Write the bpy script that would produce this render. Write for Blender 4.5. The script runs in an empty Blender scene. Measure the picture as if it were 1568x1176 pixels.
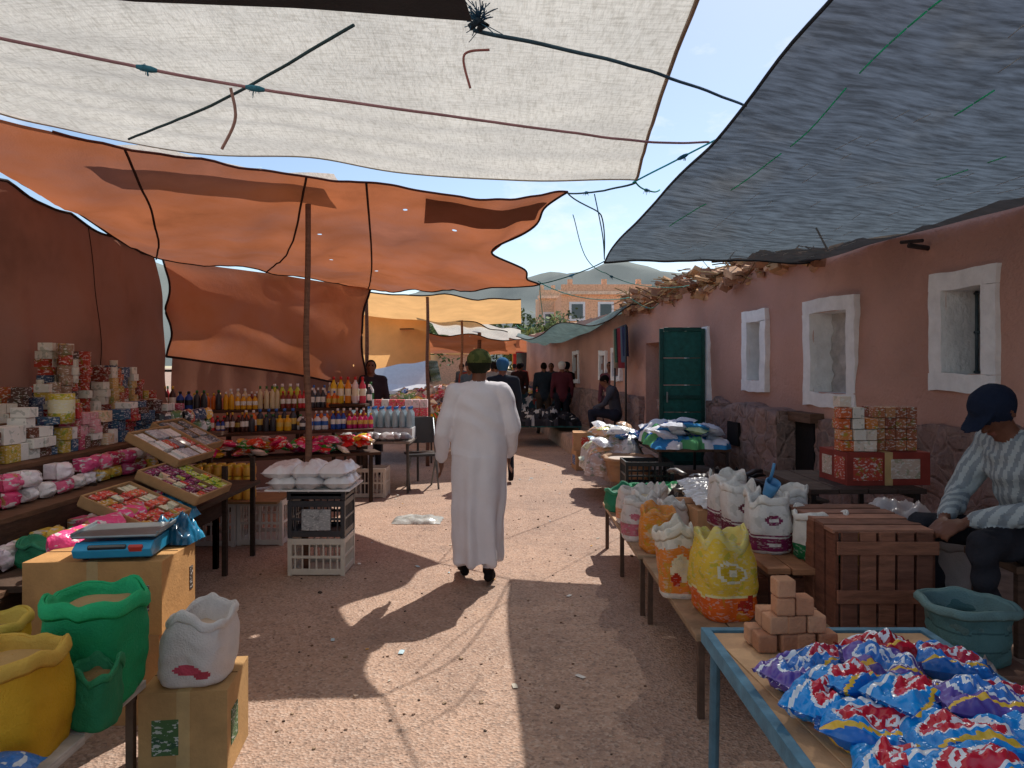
import bpy, math, random
import numpy as np
from mathutils import Vector, Matrix, Euler, noise
R=random.Random(11)
sc=bpy.context.scene
def H(h,k=1.0):
    r=[int(h[i:i+2],16)/255 for i in (0,2,4)]
    return tuple(k*(c/12.92 if c<=.04045 else ((c+.055)/1.055)**2.4) for c in r)
def nz(x,y,z=0): return noise.noise(Vector((x,y,z)))
def lerp(a,b,t): return a+(b-a)*t
# ---------------------------------------------------------------- materials
def base_nodes(name):
    m=bpy.data.materials.new(name); m.use_nodes=True; nt=m.node_tree; nt.nodes.clear()
    o=nt.nodes.new('ShaderNodeOutputMaterial'); return m,nt,o
def N(nt,t,**k):
    n=nt.nodes.new(t)
    for a,v in k.items(): setattr(n,a,v)
    return n
def L(nt,a,b): nt.links.new(a,b)
def ntex(nt,co,scale,detail=4,rough=.6):
    n=N(nt,'ShaderNodeTexNoise'); n.inputs['Scale'].default_value=scale; n.inputs['Detail'].default_value=detail; n.inputs['Roughness'].default_value=rough
    L(nt,co,n.inputs['Vector']); return n.outputs['Fac']
def mrange(nt,s,a,b,c,d):
    n=N(nt,'ShaderNodeMapRange'); L(nt,s,n.inputs['Value'])
    for k,v in zip(('From Min','From Max','To Min','To Max'),(a,b,c,d)): n.inputs[k].default_value=v
    return n.outputs['Result']
def mix(nt,f,a,b,mode='MIX'):
    n=N(nt,'ShaderNodeMix',data_type='RGBA',blend_type=mode)
    def s(i,v):
        if isinstance(v,(tuple,list)): n.inputs[i].default_value=(*v[:3],1)
        elif isinstance(v,(float,int)): n.inputs[i].default_value=v
        else: L(nt,v,n.inputs[i])
    s(0,f); s(6,a); s(7,b); return n.outputs[2]
MATS={}
def M(name,col=None,rough=.75,var=.18,nscale=6,bump=.15,bscale=80,trans=0,holes=0,prt=0,metal=0,spec=.3,stretch=None,col2=None,bump2=0,thin=0,weave=0,pamt=.85):
    m,nt,o=base_nodes(name)
    tc=N(nt,'ShaderNodeTexCoord'); co=tc.outputs['Object']
    if stretch:
        mp=N(nt,'ShaderNodeMapping'); mp.inputs['Scale'].default_value=stretch; L(nt,co,mp.inputs['Vector']); co2=mp.outputs[0]
    else: co2=co
    if col is None:
        a=N(nt,'ShaderNodeAttribute',attribute_name='Col'); c=a.outputs['Color']
    else:
        rgb=N(nt,'ShaderNodeRGB'); rgb.outputs[0].default_value=(*col,1); c=rgb.outputs[0]
    n1=ntex(nt,co2,nscale,4)
    if col2: c=mix(nt,mrange(nt,ntex(nt,co2,nscale*.5,5,.65),.4,.62,0,1),c,col2)
    if weave:
        for st in ((60,9,9),(9,60,60)):
            mw=N(nt,'ShaderNodeMapping'); mw.inputs['Scale'].default_value=st; L(nt,co,mw.inputs['Vector'])
            c=mix(nt,mrange(nt,ntex(nt,mw.outputs[0],1.3,2),.45,.75,0,weave),c,(.33,.30,.24))
    if prt:
        hs=N(nt,'ShaderNodeHueSaturation'); hs.inputs['Hue'].default_value=.62; hs.inputs['Value'].default_value=.5; L(nt,c,hs.inputs['Color'])
        mp=N(nt,'ShaderNodeMapping'); mp.inputs['Scale'].default_value=(1,1,2.6); L(nt,co,mp.inputs['Vector'])
        c=mix(nt,mrange(nt,ntex(nt,co,prt*.6,1),.60,.62,0,pamt),c,hs.outputs[0])
        c=mix(nt,mrange(nt,ntex(nt,mp.outputs[0],prt,2),.57,.59,0,pamt),c,(.75,.73,.7))
    v=mrange(nt,n1,.25,.75,1-var,1+var)
    cc=N(nt,'ShaderNodeCombineColor'); [L(nt,v,cc.inputs[i]) for i in range(3)]
    c=mix(nt,1.0,c,cc.outputs[0],'MULTIPLY')
    p=N(nt,'ShaderNodeBsdfPrincipled'); L(nt,c,p.inputs['Base Color']); p.inputs['Roughness'].default_value=rough; p.inputs['Metallic'].default_value=metal
    p.inputs['Specular IOR Level'].default_value=spec
    bn=N(nt,'ShaderNodeBump'); bn.inputs['Strength'].default_value=bump; bn.inputs['Distance'].default_value=.02; L(nt,ntex(nt,co2,bscale,2),bn.inputs['Height'])
    nrm=bn.outputs[0]
    if bump2:
        b2=N(nt,'ShaderNodeBump'); b2.inputs['Strength'].default_value=bump2; b2.inputs['Distance'].default_value=.06; L(nt,ntex(nt,co2,nscale,4),b2.inputs['Height']); L(nt,nrm,b2.inputs['Normal']); nrm=b2.outputs[0]
    L(nt,nrm,p.inputs['Normal']); sh=p.outputs[0]
    if trans:
        t=N(nt,'ShaderNodeBsdfTranslucent'); L(nt,c,t.inputs['Color']); L(nt,nrm,t.inputs['Normal'])
        x=N(nt,'ShaderNodeMixShader'); x.inputs[0].default_value=trans; L(nt,sh,x.inputs[1]); L(nt,t.outputs[0],x.inputs[2]); sh=x.outputs[0]
    if holes or thin:
        tr=N(nt,'ShaderNodeBsdfTransparent')
        if thin:
            hm=mrange(nt,n1,.35,.65,thin*.5,thin*1.5)
        else:
            vo=N(nt,'ShaderNodeTexVoronoi'); vo.inputs['Scale'].default_value=2.2; L(nt,co,vo.inputs['Vector'])
            hm=mrange(nt,vo.outputs['Distance'],holes*.92,holes,1,0)
        x=N(nt,'ShaderNodeMixShader'); L(nt,hm,x.inputs[0]); L(nt,sh,x.inputs[1]); L(nt,tr.outputs[0],x.inputs[2]); sh=x.outputs[0]
    L(nt,sh,o.inputs['Surface']); MATS[name]=m; return m
M('gen'); M('matte',rough=.9,var=.25,bump=.3)
M('plastic',rough=.4,var=.08,bump=.05,spec=.5,nscale=10)
M('film',rough=.3,var=.1,bump=.5,bscale=25,spec=.5,prt=16)
M('glossy',rough=.2,var=.08,bump=.35,bscale=18,spec=.6)
M('card',rough=.85,var=.2,bump=.15,nscale=9)
M('pbox',rough=.6,var=.12,bump=.05,prt=42,pamt=.65)
M('woven',rough=.6,var=.12,bump=.35,bscale=140,trans=.25)
M('wovenp',rough=.55,var=.12,bump=.35,bscale=140,trans=.22,prt=34,pamt=.35)
M('cloth',rough=.95,var=.15,bump=.3,bscale=50,spec=.1)
M('robe',rough=.9,var=.05,bump=.15,bscale=30,spec=.15,trans=.15)
M('skin',rough=.55,var=.08,bump=.1)
M('metal',rough=.4,var=.2,metal=.8,bump=.05)
M('paintmetal',rough=.55,var=.35,nscale=14,bump=.1)
M('wood',rough=.85,var=.4,nscale=7,stretch=(1,1,6),bump=.3,bscale=25)
M('rope',rough=.9,var=.3,bump=.5,bscale=200)
M('clear',rough=.15,var=.05,bump=.4,bscale=20,trans=.25,spec=.6)
M('tarpwhite',col=(.78,.75,.67),rough=.9,var=.10,nscale=3,bump=.3,bscale=160,trans=.52,spec=.05,stretch=(1,.25,1),bump2=.2,weave=.42)
M('tarpgold',col=(.80,.46,.19),rough=.9,var=.12,nscale=3,bump=.2,bscale=120,trans=.6,spec=.05)
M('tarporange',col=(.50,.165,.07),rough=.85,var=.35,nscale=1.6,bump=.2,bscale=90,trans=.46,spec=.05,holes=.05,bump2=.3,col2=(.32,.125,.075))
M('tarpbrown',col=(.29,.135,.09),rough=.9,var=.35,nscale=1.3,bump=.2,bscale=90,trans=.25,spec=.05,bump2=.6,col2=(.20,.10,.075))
M('net',col=(.043,.046,.05),rough=.85,var=.22,nscale=9,bump=.1,bscale=60,trans=.3,thin=.08,stretch=(.7,3,1),spec=.03)
M('tarpdark',col=(.035,.037,.042),rough=.7,var=.2,trans=.1)
M('tarpteal',col=(.14,.2,.19),rough=.8,var=.3,trans=.35,bump2=.3)
M('adobe',col=(.64,.37,.29),rough=.95,var=.28,nscale=2.2,bump=.6,bscale=35,bump2=.9,col2=(.47,.265,.21),spec=.1)
M('whitewash',col=(.90,.89,.87),rough=.9,var=.1,nscale=9,bump=.4,bscale=30,bump2=.3,spec=.1)
M('mud',rough=.95,var=.35,nscale=9,bump=.6,bscale=40,spec=.1)
M('glass',col=(.02,.03,.04),rough=.08,var=0,bump=0,spec=.8)
M('leaf',rough=.7,var=.3,trans=.2)
def ground_mat():
    m,nt,o=base_nodes('ground_asphalt'); tc=N(nt,'ShaderNodeTexCoord'); co=tc.outputs['Object']
    c=mix(nt,mrange(nt,ntex(nt,co,.9,6,.65),.35,.65,0,1),(.50,.33,.24),(.35,.235,.18))
    c=mix(nt,mrange(nt,ntex(nt,co,6,4,.7),.45,.7,0,.5),c,(.53,.36,.27))
    c=mix(nt,mrange(nt,ntex(nt,co,1.9,5,.75),.56,.70,0,.6),c,(.18,.13,.11))
    vo=N(nt,'ShaderNodeTexVoronoi'); vo.inputs['Scale'].default_value=75; L(nt,co,vo.inputs['Vector'])
    sp=N(nt,'ShaderNodeSeparateColor'); L(nt,vo.outputs['Color'],sp.inputs[0])
    c=mix(nt,mrange(nt,sp.outputs[0],.55,1,0,.5),c,(.58,.46,.38))
    c=mix(nt,mrange(nt,sp.outputs[1],.6,1,0,.6),c,(.15,.105,.085))
    p=N(nt,'ShaderNodeBsdfPrincipled'); L(nt,c,p.inputs['Base Color']); p.inputs['Roughness'].default_value=.9; p.inputs['Specular IOR Level'].default_value=.2
    b=N(nt,'ShaderNodeBump'); b.inputs['Strength'].default_value=.8; b.inputs['Distance'].default_value=.009; L(nt,vo.outputs['Distance'],b.inputs['Height'])
    L(nt,b.outputs[0],p.inputs['Normal']); L(nt,p.outputs[0],o.inputs['Surface']); MATS['ground']=m
ground_mat()
def stone_mat():
    m,nt,o=base_nodes('stone_plinth'); tc=N(nt,'ShaderNodeTexCoord'); co=tc.outputs['Object']
    dn=N(nt,'ShaderNodeTexNoise'); dn.inputs['Scale'].default_value=3; L(nt,co,dn.inputs['Vector'])
    cm=mix(nt,.12,co,dn.outputs['Color'])
    vo=N(nt,'ShaderNodeTexVoronoi',feature='DISTANCE_TO_EDGE'); vo.inputs['Scale'].default_value=6.5; L(nt,cm,vo.inputs['Vector'])
    v2=N(nt,'ShaderNodeTexVoronoi'); v2.inputs['Scale'].default_value=6.5; L(nt,cm,v2.inputs['Vector'])
    sp=N(nt,'ShaderNodeSeparateColor'); L(nt,v2.outputs['Color'],sp.inputs[0])
    c=mix(nt,sp.outputs[0],(.36,.22,.185),(.22,.15,.13))
    c=mix(nt,mrange(nt,vo.outputs['Distance'],.01,.07,.55,0),c,(.46,.32,.27))
    c=mix(nt,mrange(nt,ntex(nt,co,3.5,5),.48,.62,0,.75),c,(.42,.27,.22))
    p=N(nt,'ShaderNodeBsdfPrincipled'); L(nt,c,p.inputs['Base Color']); p.inputs['Roughness'].default_value=.95
    b=N(nt,'ShaderNodeBump'); b.inputs['Strength'].default_value=.6; b.inputs['Distance'].default_value=.04; L(nt,mrange(nt,vo.outputs['Distance'],0,.15,0,1),b.inputs['Height'])
    b2=N(nt,'ShaderNodeBump'); b2.inputs['Strength'].default_value=.9; b2.inputs['Distance'].default_value=.05; L(nt,ntex(nt,co,14,5),b2.inputs['Height']); L(nt,b.outputs[0],b2.inputs['Normal'])
    L(nt,b2.outputs[0],p.inputs['Normal']); L(nt,p.outputs[0],o.inputs['Surface']); MATS['stone']=m
stone_mat()
# ---------------------------------------------------------------- builder
class B:
    def __init__(s,name,loc=(0,0,0),rz=0):
        s.name=name; s.loc=loc; s.rz=rz; s.V=[];s.F=[];s.C=[];s.MI=[];s.S=[];s.ms=[]
    def add(s,vs,fs,col,mat='gen',smooth=False):
        o=len(s.V); s.V+= [tuple(v) for v in vs]
        if mat not in s.ms: s.ms.append(mat)
        mi=s.ms.index(mat)
        if isinstance(col,str): col=H(col)
        for i,f in enumerate(fs):
            s.F.append([o+k for k in f]); s.C.append(col[i] if isinstance(col,list) else col); s.MI.append(mi); s.S.append(smooth)
    def box(s,c,sz,col='808080',mat='gen',rot=None,taper=1):
        x,y,z=[k/2 for k in sz]; vs=[Vector((a*x*(taper if cc<0 else 1),b*y*(taper if cc<0 else 1),cc*z)) for cc in (-1,1) for b in (-1,1) for a in (-1,1)]
        if rot is not None:
            m=Euler(rot).to_matrix(); vs=[m@v for v in vs]
        c=Vector(c); vs=[v+c for v in vs]
        s.add(vs,[(0,2,3,1),(4,5,7,6),(0,1,5,4),(2,6,7,3),(0,4,6,2),(1,3,7,5)],col,mat)
    def tube(s,pts,r,col,mat='gen',n=8,cap=True,smooth=True,flat=1):
        pts=[Vector(p) for p in pts]; rs=r if isinstance(r,(list,tuple)) else [r]*len(pts)
        vs=[];fs=[]
        for i,p in enumerate(pts):
            d=(pts[min(i+1,len(pts)-1)]-pts[max(i-1,0)]).normalized()
            a=d.cross(Vector((0,0,1)));
            if a.length<.05: a=Vector((1,0,0))
            a.normalize(); b=d.cross(a).normalized()
            for k in range(n):
                t=2*math.pi*k/n; vs.append(p+rs[i]*(math.cos(t)*a+math.sin(t)*b*flat))
        for i in range(len(pts)-1):
            for k in range(n):
                fs.append((i*n+k,i*n+(k+1)%n,(i+1)*n+(k+1)%n,(i+1)*n+k))
        if cap: fs.append(tuple(range(n))[::-1]); fs.append(tuple((len(pts)-1)*n+k for k in range(n)))
        s.add(vs,fs,col,mat,smooth)
    def lathe(s,c,prof,col,mat='gen',n=16,sx=1,sy=1,rot=None):
        vs=[];fs=[];cs=[]; c=Vector(c); m=Euler(rot).to_matrix() if rot else None
        for i,p in enumerate(prof):
            for k in range(n):
                t=2*math.pi*k/n
                v=Vector((p[0]*math.cos(t)*sx,p[0]*math.sin(t)*sy,p[1]))
                if m: v=m@v
                vs.append(v+c)
        for i in range(len(prof)-1):
            for k in range(n):
                fs.append((i*n+k,i*n+(k+1)%n,(i+1)*n+(k+1)%n,(i+1)*n+k))
                cc=prof[i+1][2] if len(prof[i+1])>2 else col
                cs.append(H(cc) if isinstance(cc,str) else cc)
        s.add(vs,fs,cs,mat,True)
    def grid(s,fn,nu,nv,col,mat='gen',smooth=True):
        vs=[fn(i/nu,j/nv) for j in range(nv+1) for i in range(nu+1)]
        fs=[(j*(nu+1)+i,j*(nu+1)+i+1,(j+1)*(nu+1)+i+1,(j+1)*(nu+1)+i) for j in range(nv) for i in range(nu)]
        if callable(col): col=[col((i+.5)/nu,(j+.5)/nv) for j in range(nv) for i in range(nu)]
        s.add(vs,fs,col,mat,smooth)
    def pillow(s,c,sz,col,mat='film',rot=(0,0,0),nu=12,nv=9,seed=None,wr=.25):
        seed=R.random()*50 if seed is None else seed; m=Euler(rot).to_matrix(); c=Vector(c)
        for sg in (1,-1):
            def fn(u,v):
                a=u*2-1;b=v*2-1
                fin=max(0,(abs(a)-.88)/.12); aa=min(abs(a)/.88,1)
                h=(max(0,1-aa**3)**.6)*(max(0,1-abs(b)**3)**.6)
                h*=1+wr*nz(a*2.2+seed,b*2.2,seed)+wr*.5*nz(a*7+seed,b*5)
                x=a*sz[0]/2; y=b*sz[1]/2*(1-.08*aa**4)
                z=sg*h*sz[2]/2+.012*sz[0]*fin*nz(b*6,seed)*4
                return m@Vector((x*(1+.02*nz(b*3,seed)),y*(1+.05*nz(a*3,seed)),z))+c
            s.grid(fn,nu,nv,col,mat)
    def heap(s,c,sx,sy,h,pal,mat='cloth',nu=26,nv=20,fr=5,seed=None):
        seed=R.random()*90 if seed is None else seed
        def fn(u,v):
            a=u*2-1;b=v*2-1
            d=max(0,1-(a*a)**1.5)*max(0,1-(b*b)**1.5)
            z=h*(d**.5)*(.75+.6*nz(a*fr*.5+seed,b*fr*.5,seed)+.25*nz(a*fr*2+seed,b*fr*2))
            return Vector((c[0]+a*sx/2*(1+.12*nz(a*2,b*4+seed)),c[1]+b*sy/2*(1+.12*nz(a*4+seed,b*2)),c[2]+max(0,z)))
        cols=[H(p) if isinstance(p,str) else p for p in pal]
        def cf(u,v):
            q=noise.voronoi(Vector((u*fr*sx+seed,v*fr*sy,seed)))[1][0]
            return cols[int(abs(q.x*7.3+q.y*13.7+q.z*3))%len(cols)]
        s.grid(fn,nu,nv,cf,mat)
    def crate(s,c,sz,col,mat='plastic',n=8):
        x,y,z=sz[0]/2,sz[1]/2,sz[2]; cx,cy,cz=c
        for zz,hh in ((.03*1,.045),(z*.5,.02),(z-.025,.045)):
            for sg in (1,-1):
                s.box((cx,cy+sg*(y-.006),cz+zz),(sz[0]-.03,.014,hh),col,mat); s.box((cx+sg*(x-.006),cy,cz+zz),(.014,sz[1]-.03,hh),col,mat)
        for a in (1,-1):
            for b in (1,-1): s.box((cx+a*(x-.012),cy+b*(y-.012),cz+z/2),(.032,.032,z),col,mat)
        for i in range(1,n):
            t=-1+2*i/n
            for sg in (1,-1):
                s.box((cx+t*x,cy+sg*(y-.008),cz+z/2),(.012,.009,z-.05),col,mat); s.box((cx+sg*(x-.008),cy+t*y,cz+z/2),(.009,.012,z-.05),col,mat)
        s.box((cx,cy,cz+.012),(sz[0]-.03,sz[1]-.03,.01),col,mat)
    def done(s,bevel=0):
        me=bpy.data.meshes.new(s.name); me.from_pydata(s.V,[],s.F)
        for m in s.ms: me.materials.append(MATS[m])
        me.polygons.foreach_set('material_index',s.MI); me.polygons.foreach_set('use_smooth',s.S)
        ca=me.color_attributes.new('Col','FLOAT_COLOR','CORNER'); buf=[]
        for f,c in zip(s.F,s.C): buf+= [c[0],c[1],c[2],1.0]*len(f)
        ca.data.foreach_set('color',buf); me.update()
        ob=bpy.data.objects.new(s.name,me); sc.collection.objects.link(ob); ob.location=s.loc; ob.rotation_euler=(0,0,s.rz)
        if bevel:
            b=ob.modifiers.new('b','BEVEL'); b.width=bevel; b.segments=2; b.limit_method='ANGLE'; b.angle_limit=.7
        return ob
# ---------------------------------------------------------------- camera, light, world
cam=bpy.data.cameras.new('cam'); co=bpy.data.objects.new('camera',cam); sc.collection.objects.link(co); sc.camera=co
co.location=(0,0,1.6); co.rotation_euler=(math.radians(90),0,0); cam.sensor_width=36; cam.lens=25.7; cam.shift_y=-.0166; cam.clip_end=3000; cam.clip_start=.05
SD=Vector((.36,.78,1)).normalized()
sl=bpy.data.lights.new('sun','SUN'); sl.energy=5; sl.angle=math.radians(.5); sl.color=(1,.95,.87)
so=bpy.data.objects.new('sun',sl); sc.collection.objects.link(so); so.rotation_euler=SD.to_track_quat('Z','Y').to_euler(); so.location=(5,10,20)
w=bpy.data.worlds.new('World'); sc.world=w; w.use_nodes=True; nt=w.node_tree; bg=nt.nodes['Background']
sky=nt.nodes.new('ShaderNodeTexSky'); sky.sky_type='NISHITA'; sky.sun_disc=False; sky.sun_elevation=math.asin(SD.z); sky.sun_rotation=math.atan2(.36,.78); sky.dust_density=1.3; sky.air_density=1.1; sky.altitude=900
tc=nt.nodes.new('ShaderNodeTexCoord'); mp=nt.nodes.new('ShaderNodeMapping'); mp.inputs['Scale'].default_value=(3,3,7); L(nt,tc.outputs['Generated'],mp.inputs['Vector'])
f=mrange(nt,ntex(nt,mp.outputs[0],1.6,7,.62),.55,.72,0,.7)
c=mix(nt,f,sky.outputs[0],(7.2,7.4,7.7)); L(nt,c,bg.inputs['Color']); bg.inputs['Strength'].default_value=.15
sc.view_settings.view_transform='Standard'; sc.view_settings.look='None'; sc.view_settings.exposure=0
# ---------------------------------------------------------------- people
def seg_d(p,a,b):
    ab=b-a; t=max(0,min(1,(p-a).dot(ab)/max(1e-9,ab.length_squared))); return (p-(a+ab*t)).length
def capsule(V,F,a,b,ra,rb,n=12,fl=None):
    d=b-a; ln=d.length; d=d.normalized() if ln>1e-6 else Vector((0,0,1)); x=d.orthogonal().normalized(); y=d.cross(x)
    o=len(V); rings=[]
    for k in (-80,-50,-22): t=math.radians(k); rings.append((a+d*math.sin(t)*ra,ra*math.cos(t)))
    rings.append((a,ra)); rings.append((b,rb))
    for k in (22,50,80): t=math.radians(k); rings.append((b+d*math.sin(t)*rb,rb*math.cos(t)))
    for c_,r in rings:
        for i in range(n):
            t=2*math.pi*i/n; off=r*(math.cos(t)*x+math.sin(t)*y)
            if fl: ax,f_=fl; off-=ax*off.dot(ax)*(1-f_)
            V.append(c_+off)
    m=len(rings)
    for j in range(m-1):
        for i in range(n): F.append((o+j*n+i,o+j*n+(i+1)%n,o+(j+1)*n+(i+1)%n,o+(j+1)*n+i))
    F.append(tuple(o+i for i in range(n))[::-1]); F.append(tuple(o+(m-1)*n+i for i in range(n)))
DEF=dict(pel=(0,0,.95),wai=(0,0,1.1),che=(0,0,1.3),nec=(0,-.01,1.46),hed=(0,.025,1.60),look=(0,1,0),
 hl=(-.09,0,.92),kl=(-.1,.03,.5),al=(-.1,-.02,.09),tl=(-.12,.15,.035),hr=(.09,0,.92),kr=(.1,.03,.5),ar=(.1,-.02,.09),tr=(.12,.15,.035),
 sl=(-.175,0,1.41),el=(-.23,-.02,1.13),wl=(-.23,.07,.88),sr=(.175,0,1.41),er=(.23,-.02,1.13),wr=(.23,.07,.88),hdl=(0,.1,-1),hdr=(0,.1,-1))
CACHE={}
def person(name,loc,rz,cols,pose={},voxel=.016,cap=None,robe=None,fat=1.0,sleeve=1.0,hair='1c1512',key=None):
    P={k:Vector(v) for k,v in {**DEF,**pose}.items()}
    bones=[]
    def b(a,c,ra,rc,tag,fl=None): bones.append((Vector(a),Vector(c),ra,rc,tag,fl))
    X=Vector((1,0,0)); f_=fat
    tdir=(P['che']-P['pel']).normalized(); fw=tdir.cross(X)*-1; fw.normalize()
    b(P['hl'],P['hr'],.115*f_,.115*f_,'leg' ); b(P['pel'],P['wai'],.15*f_,.135*f_,'top',(fw,.78)); b(P['wai'],P['che'],.135*f_,.155*f_,'top',(fw,.78)); b(P['che']-X*.07,P['che']+X*.07,.12*f_,.12*f_,'top',(fw,.85))
    b(P['sl'],P['nec']-tdir*.04,.068,.075,'top'); b(P['sr'],P['nec']-tdir*.04,.068,.075,'top'); b(P['nec']-tdir*.04,P['hed']-tdir*.03,.058,.052,'skin')
    for s in 'lr':
        b(P['h'+s],P['k'+s],.09*f_,.062*f_,'leg'); b(P['k'+s],P['a'+s],.062*f_,.042*f_,'leg' if 'calf' not in cols else 'calf')
        b(P['a'+s],P['t'+s],.043,.035,'shoe'); b(P['a'+s]+Vector((0,-.03,-.045)),P['t'+s]+Vector((0,.03,0)),.034,.03,'shoe'); 
        sl=sleeve; b(P['s'+s],P['e'+s],.062*f_*sl,.05*f_*sl,'top'); b(P['e'+s],P['w'+s].lerp(P['e'+s],.12),.048*f_*sl,.036*f_*sl,'top' if 'arm' not in cols else 'arm')
        b(P['w'+s].lerp(P['e'+s],.3),P['w'+s],.028,.025,'skin')
        hd=P['hd'+s].normalized(); side=hd.cross(X if abs(hd.x)<.8 else Vector((0,0,1))).normalized()
        if pose.get('palm_'+s): side=Vector(pose['palm_'+s]).normalized()
        w_=P['w'+s]; palm_n=hd.cross(side).normalized()
        b(w_,w_+hd*.05,.026,.03,'skin',(palm_n,.6)); b(w_+hd*.04-side*.02,w_+hd*.07-side*.02,.018,.017,'skin',(palm_n,.7)); b(w_+hd*.04+side*.02,w_+hd*.07+side*.02,.018,.017,'skin',(palm_n,.7))
        if voxel<.015:
            for k,(off,ln) in enumerate(((-.032,.058),(-.011,.072),(.011,.078),(.031,.068))):
                a0=w_+hd*.075+side*off; curl=palm_n*(.022 if s=='l' else -.022)*1.0
                a1=a0+hd*ln*.5+curl*.35; a2=a1+hd*ln*.4+curl*.9
                b(a0,a1,.0095,.0085,'skin'); b(a1,a2,.0085,.0075,'skin')
        else: b(w_+hd*.07,w_+hd*.14+palm_n*.01,.026,.02,'skin',(palm_n,.6))
        t0=w_+hd*.03+side*.028; b(t0,t0+hd*.035+side*.025,.013,.010,'skin'); b(t0+hd*.035+side*.025,t0+hd*.06+side*.028,.010,.008,'skin')
    lk=P['look'].normalized(); hx=lk.cross(Vector((0,0,1))).normalized(); up=hx.cross(lk).normalized(); c=P['hed']
    q=lambda x,y,z:c+hx*x+lk*y+up*z
    b(q(0,-.015,.03),q(0,.012,.035),.083,.080,'hair',(hx,.9)); b(q(0,.02,-.01),q(0,.035,-.055),.072,.048,'skin',(hx,.9)); b(q(0,.03,.03),q(0,.03,0),.07,.07,'skin',(hx,.92))
    b(q(0,.088,.0),q(0,.105,-.028),.009,.014,'skin'); b(q(-.02,.084,-.062),q(.02,.084,-.062),.009,.009,'lip'); b(q(0,.065,-.09),q(0,.065,-.088),.022,.02,'skin')
    for sg in (-1,1):
        b(q(sg*.078,-.005,.015),q(sg*.078,-.008,-.02),.016,.012,'skin',(hx,.5)); b(q(sg*.030,.088,.008),q(sg*.034,.088,.008),.009,.009,'eye'); b(q(sg*.018,.092,.028),q(sg*.045,.084,.028),.007,.006,'hair')
    if cap:
        b(q(0,-.012,.05),q(0,.008,.055),.097,.094,'cap',(up,.92)); b(q(-.0,-.01,.035),q(0,.01,.04),.095,.092,'cap',(hx,.95))
        if cap!='hat': 
            for sg in (-1,0,1): b(q(sg*.035,.07,.045),q(sg*.03,.155-.012*abs(sg),.030),.04,.035,'cap',(up,.22))
    ck=(key,cap)
    if key and ck in CACHE:
        me=CACHE[ck].copy(); me.name=name; ob=bpy.data.objects.new(name,me); sc.collection.objects.link(ob)
    else:
        V=[];F=[]
        for a_,c_,ra,rc,tag,fl in bones: capsule(V,F,a_,c_,ra,rc,12,fl)
        if robe:
            n=40; o=len(V); prof=robe['prof']
            for (z,rx,ry,ox,oy) in prof:
                for i in range(n):
                    t=2*math.pi*i/n; V.append(Vector((ox+rx*math.cos(t),oy+ry*math.sin(t),z)))
            m=len(prof)
            for j in range(m-1):
                for i in range(n): F.append((o+j*n+i,o+j*n+(i+1)%n,o+(j+1)*n+(i+1)%n,o+(j+1)*n+i))
            F.append(tuple(o+i for i in range(n))[::-1]); F.append(tuple(o+(m-1)*n+i for i in range(n)))
        me=bpy.data.meshes.new(name); me.from_pydata([tuple(v) for v in V],[],F); ob=bpy.data.objects.new(name,me); sc.collection.objects.link(ob)
        rm=ob.modifiers.new('r','REMESH'); rm.mode='VOXEL'; rm.voxel_size=voxel; sm=ob.modifiers.new('s','SMOOTH'); sm.factor=.5; sm.iterations=2 if voxel<.012 else 1
        dg=bpy.context.evaluated_depsgraph_get(); me2=bpy.data.meshes.new_from_object(ob.evaluated_get(dg)); ob.modifiers.clear(); ob.data=me2; me=me2
        if voxel<.012:
            nrms=[v.normal.copy() for v in me.vertices]; cs=[v.co.copy() for v in me.vertices]; out=[]
            for p,nm in zip(cs,nrms):
                if robe:
                    z0=robe['prof'][0][0]; zt=robe['top']
                    if z0-.02<p.z<zt:
                        wa=max(0,min(1,(min(seg_d(p,P[a1],P[b1]) for a1,b1 in (('sl','el'),('sr','er'),('el','wl'),('er','wr')))-.065)/.05))
                        t=math.atan2(p.y,p.x); k=max(0,min(1,(1.2-p.z)/.9))
                        a=wa*(.016*k*math.sin(7*t+1.6*math.sin(p.z*2.2)+1)+.006*k*math.sin(12*t-p.z*2+2*nz(p.z*2,t))+.02*k*nz(math.cos(t)*1.6,math.sin(t)*1.6,p.z*1.4))
                        a+=.009*nz(p.x*6,p.y*6,p.z*7)+.005*math.sin(p.x*14+p.z*30+4*nz(p.x*4,p.z*4))*(1 if p.z>.95 else 0)
                        p=p+nm*a
                elif (p-P['hed']).length>.2 and (p-P['wl']).length>.14 and (p-P['wr']).length>.14:
                    p=p+nm*(.014*nz(p.x*9,p.y*9,p.z*11)+.006*math.sin(p.z*50+p.y*30+3*nz(p.x*6,p.y*6)))
                out+= [p.x,p.y,p.z]
            me.vertices.foreach_set('co',out); me.update()
        for m_ in ('cloth','skin','robe'): me.materials.append(MATS[m_])
        me.color_attributes.new('Col','FLOAT_COLOR','CORNER')
        if key: CACHE[ck]=me
    npf=len(me.polygons); ctr=np.zeros(npf*3,dtype=np.float32); me.polygons.foreach_get('center',ctr); ctr=ctr.reshape(-1,3); lt=np.zeros(npf,dtype=np.int32); me.polygons.foreach_get('loop_total',lt)
    best=np.full(npf,1e9); bi=np.zeros(npf,dtype=int)
    for k,(a_,c_,ra,rc,tag,fl) in enumerate(bones):
        A=np.array(a_); ab=np.array(c_)-A; t=np.clip(((ctr-A)@ab)/max(1e-9,float(ab@ab)),0,1); d=np.linalg.norm(ctr-(A+t[:,None]*ab),axis=1)-(ra+(rc-ra)*t); mk=d<best; best[mk]=d[mk]; bi[mk]=k
    cc={k:H(v) for k,v in cols.items()}; cc.setdefault('hair',H(hair)); cc.setdefault('eye',H('1a1210')); cc.setdefault('lip',H('7a4a40')); cc.setdefault('leg',cc.get('top')); cc.setdefault('shoe',H('221c1a'))
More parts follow.
